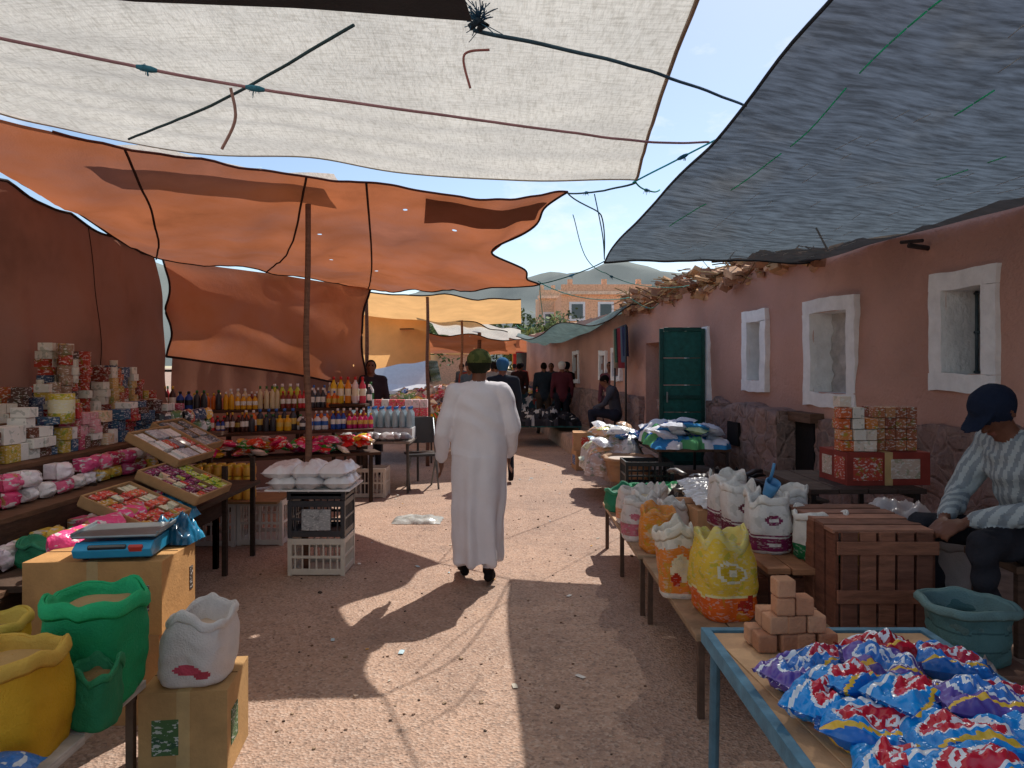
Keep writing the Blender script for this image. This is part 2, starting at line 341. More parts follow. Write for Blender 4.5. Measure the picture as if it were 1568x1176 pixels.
    colr=np.ones((npf,4),dtype=np.float32); mi=np.zeros(npf,dtype=np.int32)
    for i in range(npf):
        tg=bones[bi[i]][4]; x_,y_,z_=ctr[i]
        if robe and robe['prof'][0][0]-.03<z_<robe['top'] and tg in('leg','calf','top','shoe'): tg='robe'
        col=cc.get('robe' if tg=='robe' else tg,cc.get('top'))
        if tg=='cap' and name=='walking_man': 
            q_=nz(x_*26,y_*26,z_*26); col=H('5a6038') if q_>0 else H('46502e')
            if z_<P['hed'].z+.035: col=H('26281e')
        if 'stripe' in cols and tg=='top' and (math.floor((x_+z_*.3)*45)%2==0): col=cc['stripe']
        colr[i,:3]=col; mi[i]=1 if tg in('skin','lip','eye') else (2 if tg=='robe' else 0)
    me.polygons.foreach_set('material_index',mi); me.polygons.foreach_set('use_smooth',np.ones(npf,dtype=bool))
    me.color_attributes['Col'].data.foreach_set('color',np.repeat(colr,lt,axis=0).ravel()); ob.location=loc; ob.rotation_euler=(0,0,rz); return ob
SK='7a4f3a'
WALK=dict(hl=(-.09,0,.9),kl=(-.1,.05,.5),al=(-.11,.10,.10),tl=(-.15,.25,.045),kr=(.08,.0,.48),ar=(.07,-.085,.11),tr=(.09,.05,.035),wl=(-.29,.10,.90),el=(-.27,-.03,1.12),er=(.25,-.02,1.13),wr=(.22,.14,.93),hed=(0,.03,1.60),nec=(0,-.01,1.47))
rp=[(.16,.18,.19,-.01,0),(.4,.185,.185,-.005,0),(.7,.20,.18,0,0),(.95,.21,.17,0,0),(1.15,.205,.15,0,0),(1.32,.195,.135,0,0),(1.41,.15,.105,0,-.005),(1.45,.08,.075,0,-.005)]
person('walking_man',(-.245,5.45,0),0,dict(top='dad6da',robe='e4e0e4',skin='6a4432',calf='4a3026',shoe='1c1818',cap='4c5a34',leg='3a3030'),WALK,.0098,'cap',dict(prof=rp,top=1.49),sleeve=1.28)
SIT=dict(pel=(0,0,.52),wai=(0,.02,.66),che=(0,.06,.86),nec=(0,.11,.99),hed=(0,.19,1.10),look=(0,.8,-.62),hl=(-.1,.02,.5),hr=(.1,.02,.5),kl=(-.19,.44,.55),kr=(.19,.43,.55),al=(-.17,.38,.09),ar=(.17,.34,.09),tl=(-.19,.54,.035),tr=(.2,.50,.035),
 sl=(-.18,.05,.95),sr=(.18,.05,.95),el=(-.24,.2,.70),er=(.24,.18,.70),wl=(-.07,.40,.62),wr=(.07,.40,.61),hdl=(.3,.8,-.4),hdr=(-.3,.8,-.4),palm_l=(.9,-.2,.3),palm_r=(-.9,-.2,.3))
person('seated_man',(2.42,3.4,.29),math.radians(100),dict(top='a8b0b2',stripe='848c92',skin='6b4433',leg='2e2e34',shoe='2a2420',cap='20283a'),SIT,.0098,'cap',fat=1.02,sleeve=1.15)
W2=dict(kl=(-.1,.1,.5),al=(-.1,.16,.1),tl=(-.11,.3,.04),ar=(.1,-.2,.12),tr=(.1,-.05,.04))
def far_person(n,x,y,rz,top,leg,pose={},hat=None,z=0,capc=None): 
    d=dict(top=top,leg=leg,skin=SK)
    if capc: d['cap']=capc
    person(n,(x,y,z),rz,d,pose,.024,hat,key='w' if pose is W2 else ('s' if 'pel' in pose else 'd'))
far_person('pedestrian_blue_cap',-.13,10.2,.1,'2c3038','23252c',W2,'hat',capc='3a6a90')
far_person('stall_keeper',-2.1,10.9,3.3,'3a3034','2a2a30')
far_person('woman_in_black',1.35,18,.3,'17181c','17181c',W2,'hat',capc='17181c'); far_person('pedestrian_grey_shirt',1.05,19.5,2.9,'3c4048','24262c',W2)
far_person('man_in_maroon_robe',1.98,16.5,.5,'a05a68','8a4a58'); far_person('man_in_maroon_robe',2.0,14.8,2.6,'6a4048','3a2a30',W2)
for i,(x,y,t_) in enumerate(((-.75,13.4,'44505c'),(-1.0,17,'8a3a34'),(-.2,23,'b0a8a0'),(.6,26,'2a3040'),(-1.5,22,'5a6068'),(.2,20.5,'3a2a2a'),(1.5,21,'2a2a3a'),(-.5,19,'c8c0b8'),(1.0,24,'7a3a40'),(-1.1,26,'30405a'),(1.6,24.5,'1c1c22'),(.1,30,'8a8078'),(.9,29,'4a5a50'),(.75,17.2,'2c343c'),(1.15,16.8,'5a2c34'),(-.35,16.2,'8a8a90'),(.3,24.2,'a04038'))):
    far_person('pedestrian',x,y,R.choice((.1,3.0,.5,2.5)),t_,R.choice(('2c2c34','24242c','4a4038')),W2 if i%2 else {},R.choice((None,'hat')),capc=R.choice(('d8d0c8','2a2a30','8a3a34')))
far_person('vendor_sitting',1.85,13.0,1.4,'4a4a52','30303a',dict(SIT),z=.25)
# ---------------------------------------------------------------- ground, pavement, hills
g=B('ground'); g.add([(-900,-900,0),(900,-900,0),(900,900,0),(-900,900,0)],[(0,1,2,3)],'806050','ground'); g.done()
pv=B('raised_pavement')
def pvf(i): 
    y=-1+i*27/54; return (lerp(1.58,1.35,(y-2)/8) if y<10 else 1.35-(y-10)*.08)+.03*nz(y*2,3)
vs=[];fs=[]
for i in range(55):
    y=-1+i*27/54; x=pvf(i); wx=3.95-.13*y
    vs+=[(x-.01,y,0),(x,y,.27+.01*nz(y*3,1)),(x+.04,y,.3+.01*nz(y*3,1)),(wx,y,.3)]
for i in range(54):
    for k in range(3): fs.append((i*4+k,(i+1)*4+k,(i+1)*4+k+1,i*4+k+1))
pv.add(vs,fs,(.40,.27,.205),'mud',True); pv.done()
hl=B('hills')
def hf(u,v):
    a=math.radians(-75+150*u); d=lerp(260,520,v); x=math.sin(a)*d; y=math.cos(a)*d
    p=math.sin(math.pi*min(1,v*1.0)*.9+.05)
    z=p*(47+18*nz(x*.006,y*.006,2)+12*nz(x*.02,y*.02)+6*nz(x*.06,y*.06))
    return Vector((x,y,z-1))
hl.grid(hf,200,30,(.20,.22,.20),'mud'); hl.done()
# ---------------------------------------------------------------- right adobe building
def WX(y): return 3.88-.13*y
WN=Vector((-1,-.13,0)).normalized()
def WP(y,z,off=0): return Vector((WX(y),y,z))+WN*off
par=bpy.data.objects.new('adobe_building',None); sc.collection.objects.link(par); par.location=(3.2,6,0); inv=Matrix.Translation((-3.2,-6,0))
def child(b,**k):
    o=b.done(**k); o.parent=par; o.matrix_parent_inverse=inv; return o
holes=[(4.98,5.36,1.55,2.16),(6.55,7.15,1.36,2.12),(8.2,8.52,1.45,2.12),(9.75,10.4,.3,2.05),(13.95,14.4,1.42,1.88),(15.0,15.4,1.42,1.85),(11.6,12.4,.3,2.0),(17.5,18,1.3,1.9)]
ys=sorted(set([round(-1+.12*i,3) for i in range(226)]+[h[0] for h in holes]+[h[1] for h in holes]))
zs=sorted(set([round(.15*i,3) for i in range(18)]+[h[2] for h in holes]+[h[3] for h in holes]))
wb=B('wall')
def wo(y,z): 
    return .05*nz(y*.9,z*1.1,4)+.018*nz(y*4,z*4)
def top(y): return 2.68+.06*nz(y*1.3,7)+.05*nz(y*4,2)
idx={};vs=[];fs=[]
for i,y in enumerate(ys):
    for j,z in enumerate(zs+[99]):
        zz=top(y) if z==99 else z; 
        nearh=any(h[0]-.001<=y<=h[1]+.001 and h[2]-.001<=z<=h[3]+.001 for h in holes)
        idx[i,j]=len(vs); vs.append(WP(y,zz,0 if nearh else wo(y,zz)))
nzc=len(zs)+1
for i in range(len(ys)-1):
    for j in range(nzc-1):
        my=(ys[i]+ys[i+1])/2; mz=(zs[j]+(zs[j+1] if j+1<len(zs) else 2.8))/2
        if any(h[0]<my<h[1] and h[2]<mz<h[3] for h in holes): continue
        fs.append((idx[i,j],idx[i,j+1],idx[i+1,j+1],idx[i+1,j]))
wb.add(vs,fs,(.5,.27,.2),'adobe',True)
vs=[];fs=[]
for i in range(110):
    y=-1+i*.25; vs+=[WP(y,top(y),wo(y,top(y))),WP(y,top(y)+.05,-.25),WP(y,top(y)-.1,-3)]
for i in range(109):
    for k in range(2): fs.append((i*3+k,i*3+k+1,(i+1)*3+k+1,(i+1)*3+k))
wb.add(vs,fs,(.42,.3,.2),'mud',True); child(wb)
fr=B('window_frames')
def strip(b,y0,y1,z0,z1,off0,off1,mat,col=(.75,.73,.7),j=.022):
    n=max(1,int((y1-y0)/.06)); m=max(1,int((z1-z0)/.06))
    def P(u,v,off):
        y=lerp(y0,y1,u); z=lerp(z0,z1,v)
        return WP(y+j*nz(z*6,y0*3) ,z+j*nz(y*6,z0*3),off)
    b.grid(lambda u,v:P(u,v,off1),n,m,col,mat)
    for (a,c,d) in (((0,0),(1,0),n),((0,1),(1,1),n),((0,0),(0,1),m),((1,0),(1,1),m)):
        b.grid(lambda u,v,a=a,c=c:P(lerp(a[0],c[0],u),lerp(a[1],c[1],u),lerp(off0,off1,v)),d,1,col,mat)
for k,(a,b_,z0,z1) in enumerate(holes):
    fw=.13 if k<3 else .09
    if k in (6,): fw=.0
    if fw:
        if z0>.5: strip(fr,a-fw,b_+fw,z0-fw,z0,-.03,.045,'whitewash')
        strip(fr,a-fw,b_+fw,z1,z1+fw,-.03,.045,'whitewash')
        strip(fr,a-fw,a,z0,z1,-.03,.043,'whitewash'); strip(fr,b_,b_+fw,z0,z1,-.03,.043,'whitewash')
    d=.28 if k!=1 else .22
    m='whitewash' if k<3 else 'adobe'
    q=lambda y,z,o:WP(y,z,o)
    vs=[q(a,z0,.0),q(b_,z0,0),q(b_,z1,0),q(a,z1,0),q(a,z0,-d),q(b_,z0,-d),q(b_,z1,-d),q(a,z1,-d)]
    fr.add(vs,[(0,1,5,4),(1,2,6,5),(2,3,7,6),(3,0,4,7)],(.7,.68,.64),m)
    if k==1:
        fr.grid(lambda u,v:WP(lerp(a,b_,u),lerp(z0,z1,v),-d+.03+.05*nz(u*5,v*7,2)),14,18,(.50,.48,.46),'mud')
    else:
        fr.add([q(a,z0,-d),q(b_,z0,-d),q(b_,z1,-d),q(a,z1,-d)],[(0,1,2,3)],(.02,.025,.03),'glass' if z0>.5 else 'matte')
        if z0>.5:
            ym=(a+b_)/2
            for yy in (a+.02,b_-.02,ym): fr.tube([WP(yy,z0,-d+.05),WP(yy,z1,-d+.05)],.013,'4c5a60','paintmetal',6)
            for t in (.02,.5,.97): fr.tube([WP(a,lerp(z0,z1,t),-d+.05),WP(b_,lerp(z0,z1,t),-d+.05)],.011,'4c5a60','paintmetal',6)
child(fr)
pl=B('stone_base')
for a,b_,zt,o in ((-1,5.9,1.17,.09),(5.9,6.35,1.14,.12),(6.35,7.0,1.1,.07),(7.35,8.9,1.16,.28),(8.9,9.6,1.16,.09),(10.5,11.5,1.1,.09),(12.5,25,1.1,.09)):
    n=int((b_-a)/.06)+1
    def pf(u,v,a=a,b_=b_,zt=zt,o=o):
        y=lerp(a,b_,u); 
        z=lerp(0,zt+.09*nz(y*2,5)+.03*nz(y*8,5),min(v/.85,1)); oo=o+.055*nz(y*3,z*4,1)+.04*nz(y*9,z*9,1) if v<.86 else lerp(o,-.06,(v-.85)/.15)
        return WP(y,z,oo)
    pl.grid(pf,n,26,(.35,.2,.16),'stone')
    for e in (0,1): pl.grid(lambda u,v,e=e:WP(lerp(a,b_,e),v*(zt),lerp(o,-.1,u)),2,6,(.35,.2,.16),'stone')
child(pl)
op=B('low_opening'); op.box((WX(7.18)-.0,7.18,.62),(.16,.34,.9),(.012,.01,.01),'matte',rot=(0,0,.13)); op.box((WX(7.18)-.04,7.18,1.11),(.24,.5,.09),'6a5040','wood',rot=(0,0,.13)); child(op)
op=B('low_vent'); op.box(WP(8.3,.85,.30),(.03,.28,.26),(.012,.01,.01),'matte',rot=(0,0,.13)); child(op)
th=B('thatch_parapet')
for i in range(700):
    y=R.uniform(7.0,13.5); o=R.uniform(-.3,.22); z=top(y)+R.uniform(-.08,.24)*(1 if y>8.3 else .5)
    if R.random()<.45:
        p=WP(y,z,o); d=Vector((R.uniform(-1,1),R.uniform(-1,1),R.uniform(-.35,.3))).normalized()*R.uniform(.08,.26)
        th.tube([p-d,p+d*.2+Vector((0,0,.01)),p+d],R.uniform(.004,.012),R.choice(['8a6a45','a0835a','6d5238','b89a70','54402c']),'mud',5)
    else:
        s=R.uniform(.05,.17); th.box(WP(y,z-.03,o-.05),(s,s*R.uniform(.6,1.4),s*R.uniform(.3,.8)),R.choice(['c0966f','b0866a','d0a888','9a7058']),'mud',rot=(R.uniform(-.5,.5),R.uniform(-.5,.5),R.uniform(0,3)))
child(th,bevel=.008)
gd=B('green_door'); hx=WP(9.75,0,.06)
for i in range(5): gd.box((hx.x-.29,hx.y-.02,.3+.12+i*.36+.04),(.56,.03,.352),'1a584f','paintmetal')
for i in range(2): gd.box((hx.x-.02-i*.55,hx.y-.03,1.2),(.05,.06,1.82),'14443c','paintmetal')
for zz in (.33,1.2,2.1): gd.box((hx.x-.29,hx.y-.045,zz),(.5,.02,.05),'14443c','paintmetal')
gd.box((hx.x-.5,hx.y-.07,1.2),(.02,.03,.14),'888888','metal'); child(gd,bevel=.004)
ns=B('wall_spout'); ns.tube([WP(5.55,2.5,-.02),WP(5.55,2.52,.16)],.02,'3a3030','wood',8); ns.tube([WP(5.45,2.54,.12),WP(5.65,2.56,.15)],.015,'3a3030','wood',6); child(ns)
def houseblock(name,x0,x1,y,dy,z,col,wins,par_h=.5):
    b=B(name,(x0,y,0)); w=x1-x0
    b.box((w/2,dy/2,z/2),(w,dy,z),col,'mud'); 
    for a,bb,c,d in ((w/2,.12,w,.24),(w/2,dy-.12,w,.24)): b.box((a,bb,z+par_h/2),(c,d,par_h),col,'mud')
    b.box((w/2,-.1,z-.05),(w+.2,.3,.2),'f8d8b8','mud'); b.box((w/2,-.1,z*.52),(w+.2,.3,.16),'f8d8b8','mud')
    for (wx,wz,ww,wh) in wins:
        b.box((wx,-.02,wz),(ww+.3,.08,wh+.3),'f0e8dc','whitewash'); b.box((wx,-.05,wz),(ww,.08,wh),(.03,.035,.04),'glass')
    for k in range(3): b.box((w*(.1+.38*k),0.3,z+par_h+.15),(.3,.3,.4),col,'mud')
    b.done()
houseblock('pink_building',3.1,8.8,46,9,6.3,'fcc49a',[(1.0,5.1,.7,.9),(2.8,5.1,.7,.9),(4.4,5.1,.7,.9),(1,2,1.2,1.5),(3.4,2,1.2,1.5)])
houseblock('tan_house',2.0,4.2,54,8,6.8,'e8c4a0',[(.8,5.0,.7,1)])
houseblock('ochre_house',-9,-2,60,9,5.2,'e0b090',[(2,3.6,1,1.3),(5,3.6,1,1.3)])
def tree(name,x,y,h,rad,seed):
    rr=random.Random(seed); b=B(name,(x,y,0)); 
    b.tube([(0,0,0),(.1,0,h*.3),(.0,.1,h*.55)],[.22,.17,.1],'5a4636','wood',8)
    for k in range(7):
        a=rr.uniform(0,6.28); b.tube([(0,0,h*.4),(math.cos(a)*rad*.4,math.sin(a)*rad*.4,h*.6),(math.cos(a)*rad*.7,math.sin(a)*rad*.7,h*.75)],[.08,.05,.02],'5a4636','wood',6)
    cl=[(Vector((rr.gauss(0,rad*.42),rr.gauss(0,rad*.42),h*.7+rr.gauss(0,h*.13))),rr.uniform(.25,.5)*rad,rr.choice([H('4a5a30'),H('65784a'),H('7a8a54'),H('3c4a2c')])) for _ in range(26)]
    for c_,r_,col in cl:
        vs=[];fs=[]
        for k in range(80):
            d=Vector((rr.gauss(0,1),rr.gauss(0,1),rr.gauss(0,1))).normalized()*r_*rr.uniform(.5,1)
            p=c_+d; s=rr.uniform(.08,.2); q=Vector((rr.uniform(-1,1),rr.uniform(-1,1),rr.uniform(-1,1))).normalized(); e=q.orthogonal().normalized()
            o=len(vs); vs+=[p-q*s,p+e*s*.5,p+q*s,p-e*s*.5]; fs.append((o,o+1,o+2,o+3))
        b.add(vs,fs,col,'leaf')
    b.done()
tree('olive_tree',.6,40,4.3,2.0,1); tree('olive_tree',2.0,42,4.1,2,3); tree('olive_tree',-5.2,44,4.8,2.5,4); tree('olive_tree',-9,44,5,2.5,5)
# ---------------------------------------------------------------- tarps
def V3(*a): return Vector(a)
def polyline(pts,t):
    n=len(pts)-1; f=min(t*n,n-1e-6); i=int(f); return Vector(pts[i]).lerp(Vector(pts[i+1]),f-i)
def smoothline(pts,t):
    n=len(pts)-1; f=min(t*n,n-1e-6); i=int(f); s=f-i
    P=lambda k:Vector(pts[max(0,min(n,k))])
    a,b,c,d=P(i-1),P(i),P(i+1),P(i+2)
    return .5*((2*b)+(c-a)*s+(2*a-5*b+4*c-d)*s*s+(3*b-a-3*c+d)*s**3)
wt=B('white_canvas_canopy')
far=[(-3.6,3.5,3.08),(-3.0,4.1,3.06),(-2.42,4.62,3.04),(-1.32,5.02,3.03),(-.35,5.12,2.93),(.78,4.6,2.76)]
near=[(-3.4,-1.2,2.95),(-2.6,-1.2,2.95),(-1.8,-1.2,2.95),(-.9,-1.2,2.95),(-.1,-1.2,2.95),(.42,-1.2,2.97)]
def wf(u,v):
    a=smoothline(far,u); b=polyline(near,u); p=a.lerp(b,v)
    p.z+=-.10*math.sin(math.pi*min(1,v*1.4))*math.sin(math.pi*u)+.03*nz(p.x*1.2,p.y*1.2)
    ff=max(0,1-abs(v-.2)/.22)*max(0,1-u*1.0); p.z+=.030*math.sin(v*105+3*u+2*nz(u*5,v*5))*ff + .014*math.sin(v*80+8*u+2*nz(u*6,v*3))*math.exp(-v*6)
    p.x+=.03*math.sin(math.pi*min(1,v*2))*(-1 if u>.9 else 0)
    p.z-=.015*max(0,1-v*25)*(.5+.5*math.sin(u*30))
    return p
wt.grid(wf,110,170,(.8,.76,.68),'tarpwhite'); wt.tube([wf(i/80,0) for i in range(81)],.007,'b8b0a0','rope',6); wt.tube([wf(1,i/40) for i in range(41)],.009,'a89888','rope',6); wt.done()
dk=B('dark_tarp'); 
def df(u,v):
    a=polyline([(-.12,2.2,2.64),(-.6,2.1,2.63),(-1.1,2.08,2.64),(-1.9,1.95,2.68)],u); b=polyline([(-.3,.2,2.72),(-1.9,.2,2.72)],u); p=a.lerp(b,v); p.z-=.03*math.sin(math.pi*v); return p
dk.grid(df,20,12,(.03,.03,.03),'tarpdark'); dk.done()
Fp=[(-3.3,3.7,3.0),(-2.46,4.6,2.98),(-1.54,5.36,3.0),(-1.1,5.52,2.98),(-.68,5.7,2.97),(-.1,5.8,2.93),(.45,5.9,3.0)]
Bp=[(-3.45,4.2,3.05),(-4.0,8.2,2.86),(-3.17,9.3,2.84),(-2.15,11,2.80),(-1.3,10,2.66),(-.6,9.0,2.6),(.3,7.9,2.50)]
orr=B('orange_tarp_roof')
def of(u,v):
    a=smoothline(Fp,u); b=polyline(Bp,u); p=a.lerp(b,v)
    p.z+=-.12*math.sin(math.pi*v)*(1-.4*u)+.05*nz(p.x*1.6,p.y*1.2,3)+.018*nz(p.x*5,p.y*4)
    p.z+=.016*math.sin(p.x*9+p.y*4+2*nz(p.x,p.y))*math.sin(math.pi*v)
    e=max(0,(u-.72)/.28)**2; p.x-=.42*e*math.sin(math.pi*min(1,max(0,v)))*(1+.35*math.cos(4*math.pi*v)) ; 
    p.z-=.05*abs(math.sin(u*math.pi*3))*(max(0,v-.8)/.2)
    return p
orr.grid(of,110,70,(.6,.2,.1),'tarporange')
for uu in (.17,.34,.5): orr.tube([of(uu+.012*math.sin(i/9),i/30)-V3(0,0,.010) for i in range(31)],.009,'3a2018','rope',6)
orr.tube([of(.12+.88*i/80,0) for i in range(81)],.009,'5a2a20','rope',6); orr.tube([of(i/80,1) for i in range(81)],.012,'2c1a16','rope',6); orr.tube([of(1,i/40) for i in range(41)],.010,'2c1a16','rope',6)
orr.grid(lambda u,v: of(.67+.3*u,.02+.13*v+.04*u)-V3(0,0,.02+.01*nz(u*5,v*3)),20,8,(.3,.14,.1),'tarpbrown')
orr.done()
pw=B('added_gap_sheet'); pw.grid(lambda u,v: V3(lerp(-2.75,-1.4,u),lerp(4.95,5.75,u)+v*.45,3.1+.03*math.sin(u*7)+.02*nz(u*4,v*3)-.05*v),24,8,(.8,.76,.68),'tarpwhite'); pw.done()
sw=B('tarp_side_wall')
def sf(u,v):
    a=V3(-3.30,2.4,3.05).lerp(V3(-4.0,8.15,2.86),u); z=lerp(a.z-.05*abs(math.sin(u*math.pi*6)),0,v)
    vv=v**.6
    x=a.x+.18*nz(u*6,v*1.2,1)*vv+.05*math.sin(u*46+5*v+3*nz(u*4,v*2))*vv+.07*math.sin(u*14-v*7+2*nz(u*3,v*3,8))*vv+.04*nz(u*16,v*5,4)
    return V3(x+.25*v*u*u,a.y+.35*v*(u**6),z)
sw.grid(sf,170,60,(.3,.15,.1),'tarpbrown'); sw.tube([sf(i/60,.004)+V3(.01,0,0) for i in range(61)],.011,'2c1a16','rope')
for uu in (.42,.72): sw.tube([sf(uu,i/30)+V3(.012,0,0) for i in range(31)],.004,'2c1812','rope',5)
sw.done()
bw=B('tarp_back_wall')
def bf(u,v):
    a=V3(-3.98,8.32,2.84).lerp(V3(-2.13,11,2.78),u); zb=lerp(1.72,1.22,u)+.06*math.sin(math.pi*u)
    z=lerp(a.z,zb,v); c=.16*math.sin(math.pi*v)
    x=a.x+(c*(1-u)**3)-(c*.8*u**4); return V3(x+.05*nz(u*3,v*3,7)-.04*math.sin(u*9+v*5)*v, a.y-.15*math.sin(math.pi*v)+.10*nz(u*3+v*2,v*3)+.025*math.sin((u*5-v*6)*2+2*nz(u*4,v*4)),z)
bw.grid(bf,60,40,(.7,.25,.1),'tarporange')
bw.tube([bf(i/30,1) for i in range(31)],.014,'2c1a16','rope'); bw.tube([bf(0,i/30) for i in range(31)],.012,'2c1a16','rope'); bw.tube([bf(1,i/30) for i in range(31)],.02,'2c1a16','rope')
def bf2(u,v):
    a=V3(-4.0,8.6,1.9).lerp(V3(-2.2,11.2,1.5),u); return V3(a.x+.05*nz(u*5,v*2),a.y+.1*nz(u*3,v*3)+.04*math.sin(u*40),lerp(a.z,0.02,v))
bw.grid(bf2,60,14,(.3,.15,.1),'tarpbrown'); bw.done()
def pole(name,x,y,z,r=.028,dx=0):
    b=B(name,(x,y,0)); b.tube([(dx*t+.03*nz(t*3,x),.01*nz(t*4,y),z*t) for t in [i/12 for i in range(13)]],[r*(1.1-.25*t/12)*(1+.15*nz(t*2,x)) for t in range(13)],'7a5644','wood',9); b.done()
pole('wooden_pole',-1.62,5.75,2.88,.026,.02); pole('wooden_pole',-1.36,11.8,2.75,.03); pole('wooden_pole',-.75,16.5,2.7,.05); pole('wooden_pole',-2.2,11.05,2.82,.03); pole('wooden_pole',-1.0,14.5,2.6)
def quadtarp(name,c,mat,sag=.1,seed=0,edge='3a2a20'):
    b=B(name); c=[Vector(k) for k in c]
    def fn(u,v):
        p=c[0].lerp(c[1],u).lerp(c[3].lerp(c[2],u),v); s=sag*math.sin(math.pi*u)*math.sin(math.pi*v); p.z-=s
        p.z+=sag*.7*nz(u*4+seed,v*4,seed); p.z-=.35*sag*(1-abs(math.cos(u*math.pi*2)))*(abs(v-.5)*2)**6; return p
    b.grid(fn,30,20,(.5,.3,.2),mat); b.tube([fn(i/30,0) for i in range(31)],.012,edge,'rope',6); b.done()
quadtarp('gold_tarp_roof',[(-2.5,11.2,2.80),(.15,12.3,2.74),(.2,16,2.55),(-3.6,15.5,2.7)],'tarpgold',.16,1)
quadtarp('gold_tarp_wall',[(-3.3,14.8,2.75),(-1.75,15.2,2.7),(-1.7,15.3,1.75),(-3.3,15,1.5)],'tarpgold',.05,2)
quadtarp('white_tarp_roof',[(-1.75,14.0,2.72),(-.1,16.3,2.38),(-.05,20,2.22),(-1.8,18,2.4)],'tarpwhite',.12,3)
quadtarp('orange_stall_roof',[(-2.3,15,2.38),(.1,16.5,2.22),(.1,20.5,1.98),(-2.7,20,2.02)],'tarporange',.12,4)
quadtarp('gold_tarp_roof',[(-3.2,21,2.5),(-.2,22,2.3),(-.1,28,2.05),(-4,28,2.2)],'tarpgold',.15,5)
quadtarp('white_tarp_roof',[(-2.2,24,3.3),(.3,25.5,2.9),(.4,30,2.6),(-2.4,30,2.8)],'tarpwhite',.2,13); quadtarp('orange_stall_roof',[(-.6,27,2.7),(2.2,27,2.6),(2.2,33,2.3),(-.8,33,2.3)],'tarporange',.15,14)
quadtarp('green_shade_net',[(2.35,11.8,2.62),(.1,17.6,2.34),(.6,23,2.45),(1.5,19,2.6)],'tarpteal',.28,6)
quadtarp('added_gap_sheet',[(-4.2,9.2,2.5),(-4.0,8.7,2.6),(-4.0,8.7,.8),(-4.3,9.4,.8)],'tarpwhite',.03,8)  # pale sheet added behind the corner gap, stands in for bright daylight
sn=B('black_shade_net')
def sf2(u,v):
    y=lerp(-1.2,7.6,u); o=V3(lerp(1.45,.96,u**.8),y,lerp(3.15,2.70,u)); yi=lerp(-1.2,7.15,u); i_=V3(WX(yi)-.03,yi,2.63)
    p=o.lerp(i_,v); p.z+=-.05*math.sin(math.pi*v)+.06*math.sin(math.pi*v)*math.sin(u*11)**2; p.z+=.04*nz(p.x*2,p.y*1.1,5)+.010*nz(p.x*5,p.y*2)
    p.x+=.06*math.sin(u*math.pi*4)*(1-v)*.6*u
    return p
sn.grid(sf2,110,50,(.07,.08,.09),'net'); sn.tube([sf2(i/60,0) for i in range(61)],.009,'30363c','rope',6); sn.tube([sf2(1,i/40) for i in range(41)],.012,'20242a','rope',6)
for vv,a,b_,pr,cc_ in ((.16,.2,.86,.9,'18c890'),(.4,.3,.55,.5,'18c890'),(.62,.25,.7,.45,'50d0a8'),(.28,.3,.9,.5,'a8b4b8'),(.5,.3,.95,.5,'a8b4b8'),(.75,.4,.95,.5,'a8b4b8'),(.34,.3,.95,.4,'a8b4b8'),(.66,.4,.95,.4,'a8b4b8'),(.85,.4,.95,.4,'a8b4b8')):
    for k in range(int((b_-a)*70)):
        u0=a+k/70; wv=.02*math.sin(u0*17+vv*20)
        if R.random()<pr: sn.tube([sf2(u0,vv+wv)-V3(0,0,.008),sf2(u0+.013,vv+.02*math.sin((u0+.0143)*17+vv*20))-V3(0,0,.008)],.0038 if cc_[0]!='a' else .0018,cc_,'plastic',5)
sn.done()
def rope(name,pts,r,col,sag=0,fr=0):
    b=B(name); P=[]; r*=.75
    for k in range(len(pts)-1):
        for i in range(14+(k==len(pts)-2)):
            t=i/14; p=smoothline(pts,(k+t)/(len(pts)-1)); p.z-=sag*math.sin(math.pi*t); P.append(p+Vector((0,0,.004*nz(p.x*5,p.y*5))))
    b.tube(P,r,col,'rope',7)
    for i in range(fr):
        j_=R.randrange(4,len(P)-4); q=P[j_]; dd=(P[j_+1]-q).normalized()
        for k in range(9):
            d=Vector((R.gauss(0,.8),R.gauss(0,.3),R.gauss(-.3,.4))).normalized()*R.uniform(.012,.03); b.tube([q,q+d*.6+V3(0,0,.004),q+d+V3(0,0,-.008)],.0014,'3f7f98','rope',4)
        b.tube([q-dd*.035,q-dd*.012,q+dd*.015,q+dd*.035],[.007,.012,.012,.007],'3f7f98','rope',7)
    b.done()
rope('pink_rope',[(-1.78,2.49,2.73),(-1.1,2.75,2.67),(-.2,3.1,2.655),(.62,3.56,2.70),(1.05,3.9,2.8)],.008,'b08890',0,2)
rope('teal_rope',[(-1.95,3.72,2.76),(-1.2,3.0,2.69),(-.52,2.4,2.72)],.008,'38525a')
rope('blue_rope',[(-.12,2.3,2.66),(.5,2.85,2.765),(1.22,3.81,2.96)],.009,'3f5d70',.0)
rope('frayed_cord',[(-1.07,2.78,2.66),(-1.06,2.8,2.55),(-1.12,2.82,2.44)],.008,'a08078'); rope('frayed_cord',[(-.08,2.6,2.73),(-.17,2.6,2.71),(-.15,2.62,2.60)],.006,'a06a68')
rope('green_cord',[(.45,5.9,3.0),(.78,6.4,2.93),(.96,7.6,2.72)],.008,'2f5a58',.03); rope('green_cord',[(.78,4.6,2.76),(1.05,5.2,2.86)],.007,'2fa890',.03,1)
rope('green_cord',[(.78,4.6,2.76),(.45,5.9,3.0)],.009,'35585a',.02,1); rope('green_cord',[(.62,5.5,2.9),(.68,5.5,2.6),(.72,5.7,2.45)],.006,'35707a')
rope('green_cord',[(.3,7.9,2.5),(.96,7.6,2.70)],.008,'2f6a60',.03,1); rope('green_cord',[(.28,7.85,2.52),(1.6,10,2.55),(2.3,11.5,2.6)],.007,'3fa090',.1,1); rope('green_cord',[(.76,4.6,2.76),(1.2,4.2,2.92)],.007,'20b0b8',.0,2)
